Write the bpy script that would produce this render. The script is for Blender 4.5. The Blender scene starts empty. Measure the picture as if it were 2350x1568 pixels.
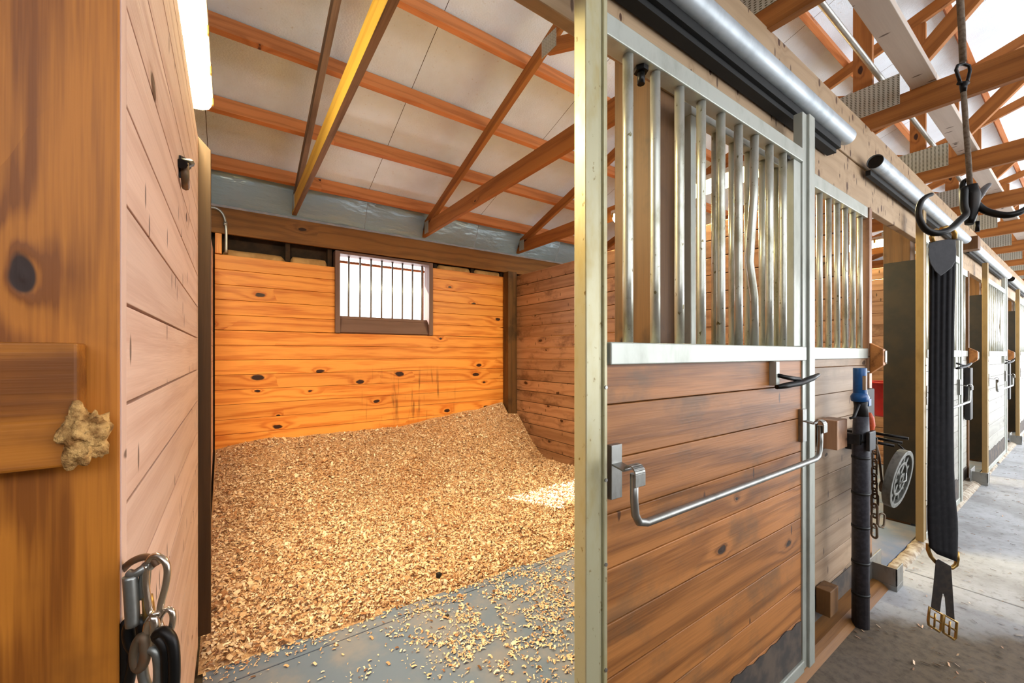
import bpy, math, random
import numpy as np
from mathutils import Vector, Matrix, noise as mnoise

random.seed(7)
rng = np.random.default_rng(7)
sc = bpy.context.scene
COL = sc.collection

# ------------------------------------------------------------------ camera
F_PX, CX_PX, HOR_PX = 932.0, 1175.0, 812.0
EYE = 1.30
CY, SY = 0.5701, 0.8216                     # view direction on the floor plan
cam_d = bpy.data.cameras.new('camera')
cam_d.sensor_width = 36.0
cam_d.lens = 36.0 * F_PX / 2350.0
cam_d.shift_y = (HOR_PX - 784.0) / 2350.0
cam_d.clip_start = 0.02
cam = bpy.data.objects.new('camera', cam_d)
COL.objects.link(cam)
cam.location = (0, 0, EYE)
cam.rotation_euler = (math.pi / 2, 0, math.atan2(SY, CY) - math.pi / 2)
sc.camera = cam

# ------------------------------------------------------------------ light
wd = bpy.data.worlds.new('sky')
sc.world = wd
wd.use_nodes = True
bg = wd.node_tree.nodes['Background']
bg.inputs[0].default_value = (0.93, 0.965, 1.0, 1)
bg.inputs[1].default_value = 6.0
sun_d = bpy.data.lights.new('sun', 'SUN')
sun_d.energy = 26.0
sun_d.angle = math.radians(0.2)
sun_d.color = (1.0, 0.95, 0.86)
sun = bpy.data.objects.new('sun', sun_d)
COL.objects.link(sun)
sun.rotation_euler = Vector((-0.60, 1.0, 1.006)).to_track_quat('Z', 'Y').to_euler()
LAMP_W = 85.0
ROOF_END = -3.6  # unseen far roof slope cut short here to control incoming daylight
vs = sc.view_settings
vs.view_transform = 'Standard'
vs.look = 'None'
vs.gamma = 1.0
vs.use_curve_mapping = False
vs.exposure = 0.15
sc.cycles.max_bounces = 8
sc.cycles.diffuse_bounces = 5
sc.cycles.sample_clamp_indirect = 8.0


# ------------------------------------------------------------------ helpers
def lin(r, g, b):
    f = lambda c: c / 12.92 if c <= 0.04045 else ((c + 0.055) / 1.055) ** 2.4
    return (f(r / 255), f(g / 255), f(b / 255), 1.0)


def ray(px, py):
    u = (px - CX_PX) / F_PX
    return Vector((CY + SY * u, SY - CY * u, -(py - HOR_PX) / F_PX))


def at(px, py, d):                           # the point at depth d behind a pixel of the photograph
    return Vector((0, 0, EYE)) + ray(px, py) * d


def aty(px, py, y):
    r = ray(px, py)
    return Vector((0, 0, EYE)) + r * (y / r.y)


def atz(px, py, z):
    r = ray(px, py)
    return Vector((0, 0, EYE)) + r * ((z - EYE) / r.z)


W = {}


class MB:
    """Collects shapes; build() links them as one mesh object. gc = grain coordinate, rnd = tone of one board."""

    def __init__(self):
        self.v, self.f, self.g, self.r, self.s = [], [], [], [], []

    def add(self, vs, fs, gs=None, r=None, smooth=False):
        n = len(self.v)
        r = random.random() if r is None else r
        o = Vector((random.random() * 40, random.random() * 40, random.random() * 40))
        vs = [Vector(p) for p in vs]
        self.v += vs
        self.g += [(Vector(q) + o) for q in (gs if gs is not None else vs)]
        self.r += [r] * len(vs)
        for f in fs:
            self.f.append([n + i for i in f])
            self.s.append(smooth)

    def box(self, a, b, along=0, r=None):
        a, b = Vector(a), Vector(b)
        c = [(x, y, z) for x in (a.x, b.x) for y in (a.y, b.y) for z in (a.z, b.z)]
        o = [along] + sorted([i for i in range(3) if i != along], key=lambda i: -abs(b[i] - a[i]))
        self.add(c, [(0, 1, 3, 2), (4, 6, 7, 5), (0, 4, 5, 1), (2, 3, 7, 6), (0, 2, 6, 4), (1, 5, 7, 3)],
                 [tuple(p[i] for i in o) for p in c], r)

    def beam(self, p0, p1, w, h, up=(0, 0, 1), r=None, cut0=0, cut1=0):
        p0, p1 = Vector(p0), Vector(p1)
        t = (p1 - p0)
        L = t.length
        t = t / L
        s = t.cross(Vector(up)).normalized()
        u = s.cross(t)
        vs, gs = [], []
        for i, (p, l) in enumerate(((p0, 0), (p1, L))):
            for a in (-1, 1):
                for b in (-1, 1):
                    k = (cut0 if i == 0 else cut1) * b
                    vs.append(p + s * (a * w / 2) + u * (b * h / 2) + t * k)
                    gs.append((l + k, b * h / 2, a * w / 2))
        self.add(vs, [(0, 1, 3, 2), (4, 6, 7, 5), (0, 4, 5, 1), (2, 3, 7, 6), (0, 2, 6, 4), (1, 5, 7, 3)], gs, r)

    def tube(self, pts, rad, seg=10, closed=False, caps=True, smooth=True, flat=1.0, nrm=None):
        pts = [Vector(p) for p in pts]
        n = len(pts)
        rad = rad if isinstance(rad, (list, tuple)) else [rad] * n
        vs, gs, fs = [], [], []
        t0 = (pts[1] - pts[0]).normalized()
        ref = Vector(nrm) if nrm is not None else (Vector((0, 0, 1)) if abs(t0.z) < 0.9 else Vector((1, 0, 0)))
        nv = (ref - t0 * ref.dot(t0)).normalized()
        L = 0
        for i, p in enumerate(pts):
            if closed:
                t = pts[(i + 1) % n] - pts[i - 1]
            else:
                t = pts[min(i + 1, n - 1)] - pts[max(i - 1, 0)]
            t.normalize()
            nv = (nv - t * nv.dot(t)).normalized()
            b = t.cross(nv)
            if i:
                L += (p - pts[i - 1]).length
            for k in range(seg):
                a = 2 * math.pi * k / seg
                vs.append(p + nv * (math.cos(a) * rad[i] * flat) + b * (math.sin(a) * rad[i]))
                gs.append((L, math.cos(a) * rad[i], math.sin(a) * rad[i]))
        m = n if closed else n - 1
        for i in range(m):
            j = (i + 1) % n
            for k in range(seg):
                l = (k + 1) % seg
                fs.append((i * seg + k, i * seg + l, j * seg + l, j * seg + k))
        self.add(vs, fs, gs, None, smooth)
        if caps and not closed:
            b0 = len(self.v) - n * seg
            self.f.append([b0 + k for k in range(seg)][::-1]); self.s.append(False)
            self.f.append([b0 + (n - 1) * seg + k for k in range(seg)]); self.s.append(False)

    def prism(self, poly, vec, r=None):
        poly = [Vector(p) for p in poly]
        vec = Vector(vec)
        n = len(poly)
        vs = poly + [p + vec for p in poly]
        fs = [tuple(range(n))[::-1], tuple(range(n, 2 * n))]
        fs += [(i, (i + 1) % n, n + (i + 1) % n, n + i) for i in range(n)]
        self.add(vs, fs, None, r)

    def grid(self, fn, nu, nv, smooth=True, gfn=None):
        vs = [fn(i / nu, j / nv) for j in range(nv + 1) for i in range(nu + 1)]
        fs = [(j * (nu + 1) + i, j * (nu + 1) + i + 1, (j + 1) * (nu + 1) + i + 1, (j + 1) * (nu + 1) + i)
              for j in range(nv) for i in range(nu)]
        gs = [gfn(i / nu, j / nv) for j in range(nv + 1) for i in range(nu + 1)] if gfn else None
        self.add(vs, fs, gs, None, smooth)

    def build(self, name, mat, parent=None, bevel=0.0, seg=2, origin=None):
        me = bpy.data.meshes.new(name)
        o = bpy.data.objects.new(name, me)
        if parent is not None:
            org = W[parent.name]
        elif origin is not None:
            org = Vector(origin)
        else:
            xs = [p.x for p in self.v]; ys = [p.y for p in self.v]; zs = [p.z for p in self.v]
            org = Vector(((min(xs) + max(xs)) / 2, (min(ys) + max(ys)) / 2, min(zs)))
        me.from_pydata([tuple(p - org) for p in self.v], [], self.f)
        a = me.attributes.new('gc', 'FLOAT_VECTOR', 'POINT')
        a.data.foreach_set('vector', [c for q in self.g for c in q])
        a = me.attributes.new('rnd', 'FLOAT', 'POINT')
        a.data.foreach_set('value', self.r)
        me.polygons.foreach_set('use_smooth', self.s)
        me.materials.append(mat)
        me.update()
        COL.objects.link(o)
        W[o.name] = org.copy()
        if parent is not None:
            o.parent = parent
        else:
            o.location = org
        if bevel:
            md = o.modifiers.new('bevel', 'BEVEL')
            md.width = bevel; md.segments = seg; md.limit_method = 'ANGLE'; md.angle_limit = math.radians(40)
        return o


def tag(o, label=None, cat=None, group=None, kind=None):
    if label: o['label'] = label
    if cat: o['category'] = cat
    if group: o['group'] = group
    if kind: o['kind'] = kind
    return o


def thing(name, loc, label, cat, group=None):
    o = bpy.data.objects.new(name, None)
    o.empty_display_size = 0.05
    COL.objects.link(o)
    o.location = loc
    W[o.name] = Vector(loc)
    return tag(o, label, cat, group)


def copy_tree(o, parent=None):
    c = o.copy()
    COL.objects.link(c)
    if parent is not None:
        c.parent = parent
    for ch in list(o.children):
        copy_tree(ch, c)
    return c


# ------------------------------------------------------------------ materials
class NT:
    def __init__(self, name):
        self.m = bpy.data.materials.new(name)
        self.m.use_nodes = True
        self.t = self.m.node_tree
        self.b = self.t.nodes['Principled BSDF']

    def n(self, typ, **kw):
        x = self.t.nodes.new(typ)
        for k, v in kw.items():
            setattr(x, k, v)
        return x

    def l(self, a, b):
        self.t.links.new(a, b)

    def put(self, sock, v):
        if hasattr(v, 'is_linked') or isinstance(v, bpy.types.NodeSocket):
            self.l(v, sock)
        else:
            sock.default_value = v

    def math(self, op, a, b=None, c=None, clamp=False):
        x = self.n('ShaderNodeMath', operation=op)
        x.use_clamp = clamp
        self.put(x.inputs[0], a)
        if b is not None: self.put(x.inputs[1], b)
        if c is not None: self.put(x.inputs[2], c)
        return x.outputs[0]

    def mix(self, fac, a, b, mode='MIX'):
        x = self.n('ShaderNodeMix', data_type='RGBA', blend_type=mode)
        self.put(x.inputs[0], fac)
        self.put(x.inputs[6], a)
        self.put(x.inputs[7], b)
        return x.outputs[2]

    def scale(self, vec, s, loc=(0, 0, 0)):
        x = self.n('ShaderNodeMapping')
        self.l(vec, x.inputs[0])
        x.inputs['Scale'].default_value = s
        x.inputs['Location'].default_value = loc
        return x.outputs[0]

    def noise(self, vec, scale=1.0, detail=2.0, rough=0.5):
        x = self.n('ShaderNodeTexNoise')
        self.l(vec, x.inputs['Vector'])
        x.inputs['Scale'].default_value = scale
        x.inputs['Detail'].default_value = detail
        x.inputs['Roughness'].default_value = rough
        return x.outputs['Fac']

    def ramp(self, fac, stops):
        x = self.n('ShaderNodeValToRGB')
        self.l(fac, x.inputs[0])
        e = x.color_ramp.elements
        while len(e) < len(stops):
            e.new(0.5)
        for i, (p, c) in enumerate(stops):
            e[i].position = p
            e[i].color = c if len(c) == 4 else (*c, 1)
        return x.outputs[0]

    def attr(self, name, out='Vector'):
        x = self.n('ShaderNodeAttribute', attribute_name=name)
        return x.outputs[out]

    def smooth(self, v, lo, hi):
        x = self.n('ShaderNodeMapRange', interpolation_type='SMOOTHSTEP')
        self.put(x.inputs[0], v)
        x.inputs[1].default_value = lo
        x.inputs[2].default_value = hi
        return x.outputs[0]

    def bump(self, h, strength=0.3, dist=0.002):
        x = self.n('ShaderNodeBump')
        x.inputs['Strength'].default_value = strength
        x.inputs['Distance'].default_value = dist
        self.l(h, x.inputs['Height'])
        self.l(x.outputs[0], self.b.inputs['Normal'])

    def fin(self, col, rough=0.6, metal=0.0, spec=0.4):
        self.put(self.b.inputs['Base Color'], col)
        self.put(self.b.inputs['Roughness'], rough)
        self.b.inputs['Metallic'].default_value = metal
        self.b.inputs['Specular IOR Level'].default_value = spec
        return self.m


def wood(name, light, dark, knots=0.55, kcol=(30, 14, 6), grain=1.0, vary=0.35, rough=0.62, stain=None, stain_amt=0.0,
         nicks=0.0, ring=70.0, bump=0.35, kscale=(1.9, 3.8), ksize=0.05, drips=False):
    m = NT(name)
    gc = m.attr('gc')
    rnd = m.attr('rnd', 'Fac')
    n1 = m.noise(m.scale(gc, (0.9, 9, 9)), 1.0, 3.0, 0.55)
    vo = m.n('ShaderNodeTexVoronoi', feature='F1', voronoi_dimensions='2D')
    wob = m.n('ShaderNodeTexNoise'); m.l(gc, wob.inputs['Vector']); wob.inputs['Scale'].default_value = 14
    kv = m.n('ShaderNodeVectorMath', operation='ADD')
    m.l(m.scale(gc, (kscale[0], kscale[1], 1)), kv.inputs[0])
    ws = m.n('ShaderNodeVectorMath', operation='SCALE')
    m.l(wob.outputs['Color'], ws.inputs[0]); ws.inputs['Scale'].default_value = 0.10
    m.l(ws.outputs[0], kv.inputs[1])
    m.l(kv.outputs[0], vo.inputs['Vector']); vo.inputs['Scale'].default_value = 1.0
    dist = vo.outputs['Distance']
    cs = m.n('ShaderNodeSeparateColor'); m.l(vo.outputs['Color'], cs.inputs[0])
    has = m.math('GREATER_THAN', cs.outputs[0], 1.0 - knots)
    size = m.math('MULTIPLY_ADD', cs.outputs[1], ksize, ksize * 0.45)
    rel = m.math('DIVIDE', dist, size)
    knot = m.math('MULTIPLY', m.math('SUBTRACT', 1.0, m.smooth(rel, 0.75, 1.1)), has)
    near = m.math('MULTIPLY', m.math('EXPONENT', m.math('MULTIPLY', rel, -0.55)), has)
    sx = m.n('ShaderNodeSeparateXYZ'); m.l(gc, sx.inputs[0])
    ph = m.math('ADD', m.math('MULTIPLY', sx.outputs[1], ring), m.math('MULTIPLY', n1, 16.0))
    ph = m.math('ADD', ph, m.math('MULTIPLY', sx.outputs[2], ring * 0.6))
    ph = m.math('ADD', ph, m.math('MULTIPLY', near, 14.0))
    rings = m.math('POWER', m.math('MULTIPLY_ADD', m.math('SINE', ph), 0.5, 0.5), 1.8)
    fib = m.noise(m.scale(gc, (5, 160, 160)), 1.0, 2.0, 0.6)
    blot = m.noise(m.scale(gc, (1.5, 5, 5), (3, 1, 7)), 1.0, 2.0)
    f = m.math('ADD', m.math('MULTIPLY', rings, 0.5 * grain), m.math('MULTIPLY', m.math('SUBTRACT', fib, 0.5), 0.9 * grain))
    f = m.math('ADD', f, m.math('MULTIPLY', m.math('SUBTRACT', blot, 0.45), 0.7), clamp=True)
    f = m.math('ADD', f, m.math('MULTIPLY', near, 0.45), clamp=True)
    col = m.mix(f, lin(*light), lin(*dark))
    if stain:
        sn = m.noise(m.scale(gc, (2.2, 3.0, 3.0), (9, 2, 4)), 1.3, 5.0, 0.65)
        col = m.mix(m.math('MULTIPLY', m.smooth(sn, 0.50, 0.68), stain_amt), col, lin(*stain))
    col = m.mix(knot, col, lin(*kcol))
    if nicks:
        nk = m.n('ShaderNodeTexVoronoi', feature='F1', voronoi_dimensions='2D')
        m.l(m.scale(gc, (26, 8, 1)), nk.inputs['Vector']); nk.inputs['Scale'].default_value = 1.0
        c2 = m.n('ShaderNodeSeparateColor'); m.l(nk.outputs['Color'], c2.inputs[0])
        hit = m.math('MULTIPLY', m.math('SUBTRACT', 1.0, m.smooth(nk.outputs['Distance'], 0.10, 0.2)),
                     m.math('GREATER_THAN', c2.outputs[0], 1.0 - nicks))
        col = m.mix(m.math('MULTIPLY', hit, 0.8), col, lin(60, 34, 18))
    if drips:                                  # runs of dark liquid below the window
        ge = m.n('ShaderNodeNewGeometry').outputs['Position']
        sp = m.n('ShaderNodeSeparateXYZ'); m.l(ge, sp.inputs[0])
        st = m.noise(m.scale(ge, (22, 1, 2.2)), 1.0, 3.0, 0.6)
        win = m.math('MULTIPLY', m.smooth(sp.outputs[0], 0.9, 1.3), m.math('SUBTRACT', 1.0, m.smooth(sp.outputs[0], 2.0, 2.3)))
        wz = m.math('MULTIPLY', m.smooth(sp.outputs[2], 0.45, 0.7), m.math('SUBTRACT', 1.0, m.smooth(sp.outputs[2], 0.95, 1.2)))
        am = m.math('MULTIPLY', m.math('MULTIPLY', win, wz), m.smooth(st, 0.55, 0.68))
        col = m.mix(m.math('MULTIPLY', am, 0.6), col, lin(84, 44, 14))
    v = m.math('MULTIPLY_ADD', rnd, vary, 1.0 - vary * 0.55)
    x = m.n('ShaderNodeHueSaturation'); m.l(col, x.inputs['Color']); m.l(v, x.inputs['Value'])
    m.bump(m.math('ADD', m.math('MULTIPLY', fib, 0.7), m.math('MULTIPLY', rings, 0.4)), bump, 0.002)
    return m.fin(x.outputs[0], rough, 0.0, 0.35)


def metal(name, col, col2, rough=0.45, met=0.6, scale=9.0, amt=0.6, spots=None, lo=0.45, hi=0.7):
    m = NT(name)
    tc = m.n('ShaderNodeTexCoord').outputs['Object']
    n1 = m.noise(m.scale(tc, (1, 1, 0.45)), scale, 5.0, 0.65)
    c = m.mix(m.math('MULTIPLY', m.smooth(n1, lo, hi), amt), lin(*col), lin(*col2))
    if spots:
        n2 = m.noise(m.scale(tc, (1, 1, 0.7), (4, 4, 4)), 55.0, 3.0, 0.6)
        c = m.mix(m.smooth(n2, 0.64, 0.72), c, lin(*spots))
    m.bump(n1, 0.15, 0.002)
    r = m.math('MULTIPLY_ADD', n1, 0.3, rough - 0.15)
    return m.fin(c, r, met, 0.5)


def plain(name, col, col2=None, rough=0.6, scale=20.0, met=0.0, bump=0.1, detail=4.0, spec=0.4, lo=0.4, hi=0.65, bd=0.002):
    m = NT(name)
    tc = m.n('ShaderNodeTexCoord').outputs['Object']
    n1 = m.noise(tc, scale, detail, 0.6)
    c = m.mix(m.smooth(n1, lo, hi), lin(*col), lin(*(col2 or col)))
    if bump:
        m.bump(n1, bump, bd)
    return m.fin(c, rough, met, spec)


M = {}
M['pine_back'] = wood('pine_back', (232, 154, 70), (190, 100, 28), knots=0.48, kcol=(52, 22, 8), vary=0.16, rough=0.45, ring=60, kscale=(2.2, 4.4), ksize=0.088, grain=1.3, drips=True)
M['pine_left'] = wood('pine_left', (216, 182, 166), (182, 140, 120), knots=0.35, kcol=(92, 56, 36), vary=0.12, nicks=0.10, grain=0.7, rough=0.7)
M['pine_right'] = wood('pine_right', (178, 136, 104), (136, 94, 66), knots=0.5, kcol=(62, 34, 20), vary=0.3, nicks=0.08, stain=(92, 62, 44), stain_amt=0.7, rough=0.42)
M['pine_door'] = wood('pine_door', (174, 112, 56), (116, 68, 26), knots=0.55, kcol=(46, 28, 16), vary=0.3, grain=1.3, stain=(100, 76, 52), stain_amt=0.6, nicks=0.03, rough=0.5)
M['pine_pale'] = wood('pine_pale', (160, 134, 108), (124, 96, 70), knots=0.55, kcol=(64, 44, 28), vary=0.25, stain=(120, 100, 74), stain_amt=0.7, nicks=0.05, rough=0.55)
M['pine_white'] = wood('pine_white', (150, 147, 137), (114, 109, 98), knots=0.6, kcol=(82, 72, 60), vary=0.15, nicks=0.10, grain=0.6, rough=0.5)
M['post'] = wood('post', (184, 112, 34), (128, 70, 14), knots=0.5, kcol=(46, 22, 8), vary=0.15, ring=34, stain=(110, 62, 18), stain_amt=0.6, rough=0.5, kscale=(3.0, 5.5), ksize=0.07, grain=1.9)
M['post_dark'] = wood('post_dark', (112, 78, 44), (72, 46, 24), knots=0.3, vary=0.25, stain=(50, 34, 20), stain_amt=0.6, rough=0.55)
M['truss'] = wood('truss', (164, 104, 48), (116, 66, 22), knots=0.3, ksize=0.035, kcol=(56, 28, 12), vary=0.25, rough=0.7)
M['purlin'] = wood('purlin', (196, 122, 68), (150, 84, 38), knots=0.35, kcol=(70, 32, 14), vary=0.25, rough=0.7)
M['beam'] = wood('beam', (132, 88, 40), (90, 54, 20), knots=0.3, kcol=(46, 26, 10), vary=0.15, rough=0.65)
M['header'] = wood('header', (164, 138, 108), (128, 102, 74), knots=0.85, kcol=(72, 44, 24), vary=0.12, nicks=0.3, grain=0.6, kscale=(9, 5), ksize=0.085, rough=0.65)
M['brace'] = wood('brace', (196, 182, 170), (160, 144, 130), knots=0.5, kcol=(80, 66, 56), vary=0.1, nicks=0.12, grain=0.4, rough=0.7)
M['lamp_yellow_wood'] = wood('lamp_yellow_wood', (232, 190, 84), (204, 152, 50), knots=0.2, vary=0.1)
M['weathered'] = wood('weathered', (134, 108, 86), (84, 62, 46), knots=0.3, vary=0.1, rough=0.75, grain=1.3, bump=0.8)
M['frame'] = metal('frame', (172, 175, 166), (134, 136, 124), 0.42, 0.35, 7.0, 0.6, None)
M['stile'] = metal('stile', (178, 172, 140), (160, 136, 62), 0.42, 0.3, 5.0, 0.75, (120, 100, 50))
M['stile_gold'] = metal('stile_gold', (146, 122, 80), (112, 90, 52), 0.5, 0.3, 6.0, 0.7, None)
M['bar'] = metal('bar', (186, 186, 176), (140, 134, 108), 0.36, 0.6, 14.0, 0.8, (110, 100, 66))
M['pipe'] = metal('pipe', (176, 184, 190), (138, 146, 152), 0.42, 0.35, 10.0, 0.6, None)
M['steel'] = metal('steel', (150, 150, 146), (112, 110, 104), 0.38, 0.85, 20.0, 0.6, None)
M['chrome'] = metal('chrome', (214, 200, 184), (160, 140, 118), 0.22, 0.95, 40.0, 0.5, None)
M['iron'] = metal('iron', (24, 23, 23), (44, 35, 28), 0.40, 0.6, 30.0, 0.7, None)
M['rusty'] = metal('rusty', (104, 88, 70), (122, 76, 44), 0.55, 0.5, 40.0, 0.8, None)
M['brass'] = metal('brass', (176, 140, 78), (120, 88, 44), 0.35, 0.8, 40.0, 0.6, None)
M['black'] = plain('black', (20, 20, 22), (34, 32, 34), 0.5, 30)
M['shade_black'] = plain('shade_black', (8, 8, 8), (12, 11, 10), 0.7, 20)
M['rubber'] = plain('rubber', (24, 22, 22), (40, 32, 25), 0.6, 5)
M['kick'] = plain('kick', (58, 52, 48), (88, 74, 62), 0.75, 9)
M['plank_dark'] = wood('plank_dark', (74, 50, 26), (50, 32, 14), knots=0.2, vary=0.1)
M['mat'] = plain('mat', (98, 112, 138), (124, 124, 136), 0.75, 4.0, bump=0.12, detail=6)
M['strap'] = plain('strap', (21, 20, 23), (28, 26, 29), 0.85, 60, bump=0.1, spec=0.2)
M['leather'] = plain('leather', (27, 25, 31), (36, 33, 39), 0.62, 60, bump=0.1)
M['leather_brown'] = plain('leather_brown', (32, 27, 25), (50, 40, 33), 0.5, 60, bump=0.1)
M['blue'] = plain('blue', (18, 74, 132), (22, 84, 146), 0.35, 30)
M['orange'] = plain('orange', (214, 90, 48), (196, 78, 40), 0.45, 40)
M['red'] = plain('red', (176, 22, 10), (160, 18, 8), 0.4, 20)
M['tape'] = plain('tape', (48, 48, 56), (64, 64, 72), 0.42, 60)
M['greytape'] = plain('greytape', (122, 124, 132), (102, 104, 110), 0.4, 60)
M['white_plastic'] = plain('white_plastic', (214, 212, 204), (196, 192, 180), 0.4, 40)
M['cord'] = plain('cord', (120, 104, 88), (96, 80, 64), 0.8, 90, bump=0.5)
M['paper'] = plain('paper', (184, 146, 96), (160, 122, 74), 0.7, 12, bump=0.4, bd=0.006)
M['nest'] = plain('nest', (206, 160, 96), (130, 86, 36), 0.8, 60, bump=1.0, bd=0.01)
M['conduit'] = metal('conduit', (186, 186, 180), (150, 150, 142), 0.35, 0.7, 20, 0.5)
M['cast'] = metal('cast', (122, 122, 116), (84, 84, 78), 0.5, 0.5, 40.0, 0.7)
M['window_frame'] = wood('window_frame', (116, 88, 80), (84, 60, 54), knots=0.15, vary=0.15, grain=0.5, rough=0.6)
M['outside_wood'] = wood('outside_wood', (196, 120, 76), (150, 80, 44), knots=0.2, vary=0.1, rough=0.7)
M['sheathing'] = plain('sheathing', (40, 28, 18), (60, 42, 26), 0.9, 8)


def make_concrete():
    m = NT('concrete')
    tc = m.n('ShaderNodeTexCoord').outputs['Object']
    ge = m.n('ShaderNodeNewGeometry').outputs['Position']
    n1 = m.noise(tc, 2.3, 6, 0.65)
    n2 = m.noise(tc, 26, 5, 0.7)
    c = m.mix(m.smooth(n1, 0.35, 0.7), lin(182, 184, 188), lin(148, 148, 148))
    c = m.mix(m.math('MULTIPLY', m.smooth(n2, 0.5, 0.72), 0.5), c, lin(108, 102, 94))
    s = m.n('ShaderNodeSeparateXYZ'); m.l(ge, s.inputs[0])
    # trodden-in brown dirt in front of the first stall, ragged at its far side
    e = m.math('ADD', s.outputs[0], m.math('MULTIPLY', s.outputs[1], 0.9))
    e = m.math('ADD', e, m.math('MULTIPLY', m.math('SUBTRACT', n1, 0.5), 0.9))
    d = m.math('SUBTRACT', 1.0, m.smooth(e, 3.05, 3.35))
    dirt = m.mix(m.smooth(n2, 0.35, 0.7), lin(100, 82, 58), lin(70, 56, 38))
    c = m.mix(m.math('MULTIPLY', d, 0.9), c, dirt)
    m.bump(n2, 0.25, 0.004)
    return m.fin(c, 0.75, 0, 0.3)


M['concrete'] = make_concrete()
M['sill'] = plain('sill', (178, 168, 152), (130, 112, 92), 0.85, 22, bump=0.7, bd=0.008)


def make_roof():
    m = NT('insulation')
    tc = m.n('ShaderNodeTexCoord').outputs['Object']
    n1 = m.noise(tc, 1.6, 4, 0.6)
    n2 = m.noise(tc, 30, 4, 0.7)
    c = m.mix(m.smooth(n1, 0.35, 0.7), lin(226, 240, 252), lin(214, 224, 232))
    c = m.mix(m.math('MULTIPLY', m.smooth(n2, 0.62, 0.75), 0.4), c, lin(164, 142, 116))
    vo = m.n('ShaderNodeTexVoronoi', feature='F1')
    m.l(m.scale(tc, (70, 110, 70)), vo.inputs['Vector']); vo.inputs['Scale'].default_value = 1
    h = m.math('ADD', m.math('MULTIPLY', vo.outputs['Distance'], 0.5), m.math('MULTIPLY', m.noise(tc, 7, 2), 1.2))
    m.bump(h, 0.5, 0.006)
    return m.fin(c, 0.34, 0, 0.6)


M['insulation'] = make_roof()


def make_foil():
    m = NT('vinyl_edge')
    tc = m.n('ShaderNodeTexCoord').outputs['Object']
    m.bump(m.noise(m.scale(tc, (2, 6, 6)), 3, 3), 0.6, 0.02)
    return m.fin(lin(146, 168, 178), 0.25, 0.25, 0.7)


M['vinyl'] = make_foil()


def make_chips(name, ground=False):
    m = NT(name)
    tc = m.n('ShaderNodeTexCoord').outputs['Object']
    if ground:
        v = m.math('MULTIPLY', m.noise(tc, 55, 5, 0.75), 0.6)
    else:
        v = m.attr('rnd', 'Fac')
    c = m.ramp(v, [(0.0, lin(96, 62, 36)), (0.14, lin(170, 120, 84)), (0.35, lin(208, 168, 130)), (0.7, lin(230, 204, 174)), (1.0, lin(246, 232, 214))])
    big = m.noise(tc, 1.1, 3, 0.6)
    c = m.mix(m.math('MULTIPLY', m.smooth(big, 0.45, 0.7), 0.25), c, lin(204, 144, 84))
    if ground:
        m.bump(v, 1.0, 0.02)
    return m.fin(c, 0.7, 0, 0.3)


M['chips'] = make_chips('chips')
M['chips_bed'] = make_chips('chips_bed', True)


def make_plate():
    m = NT('plate')
    gc = m.attr('gc')
    s = m.n('ShaderNodeSeparateXYZ'); m.l(gc, s.inputs[0])
    a = m.math('SINE', m.math('MULTIPLY', s.outputs[0], 300.0))
    b = m.math('SINE', m.math('MULTIPLY', s.outputs[1], 620.0))
    h = m.math('MULTIPLY', m.math('MULTIPLY_ADD', a, 0.5, 0.5), m.math('MULTIPLY_ADD', b, 0.5, 0.5))
    c = m.mix(m.smooth(h, 0.3, 0.55), lin(186, 188, 176), lin(96, 92, 76))
    m.bump(h, 0.5, 0.002)
    return m.fin(c, 0.45, 0.5, 0.5)


M['plate'] = make_plate()


def make_lens():
    m = NT('lamp_lens')
    m.fin((1, 0.96, 0.84, 1), 0.3)
    m.b.inputs['Emission Color'].default_value = (1.0, 0.84, 0.40, 1)
    m.b.inputs['Emission Strength'].default_value = 26.0
    return m.m


M['lens'] = make_lens()

# ------------------------------------------------------------------ dimensions
PITCH = 3.17                                  # one stall
X_L, X_R = -0.11, 3.02                        # faces of the first stall's side walls
Y_B = 4.36                                    # face of the back wall boards
Y_F = 0.76                                    # face of the fixed stall fronts
Y_D = 0.665                                   # face of the sliding doors
X_MIN, X_MAX = -3.2, 13.6
N_ST = 4
SLOPE = 0.335


def chord_z(y):                               # underside of the trusses' top chords
    return 2.66 + SLOPE * (4.35 - y)


# ------------------------------------------------------------------ setting
b = MB()
xs = [X_MIN - 2, 0.0, 3.332, 6.7, 10.0, X_MAX + 3]
for i in range(len(xs) - 1):
    b.box((xs[i] + 0.005, -3.6, -0.12), (xs[i + 1] - 0.005, 0.70, 0.0))
b.box((X_MIN - 2, -3.6, -0.16), (X_MAX + 3, 0.70, -0.014))
b.box((X_MIN, 0.70, -0.12), (X_MAX, 4.6, -0.001))
tag(b.build('floor', M['concrete'], origin=(0, 0, 0), bevel=0.004), kind='structure')

# stall floors
for k in range(N_ST):
    b = MB()
    x0 = X_L + 0.02 + PITCH * k
    for i in range(2):
        for j in range(3):
            b.box((x0 + i * 1.55, 0.73 + j * 1.21, -0.02), (x0 + i * 1.55 + 1.545, 0.73 + j * 1.21 + 1.205, 0.012))
    tag(b.build('rubber_mat', M['mat'], bevel=0.003),
        ['grey blue rubber stall mat partly covered by wood shavings in the near stall',
         'grey rubber mat showing through the doorway beside the hanging chain',
         'rubber mat inside the stall behind the hanging girth',
         'rubber mat inside the farthest stall with a barred door'][k], 'mat', 'rubber stall mats')


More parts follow.
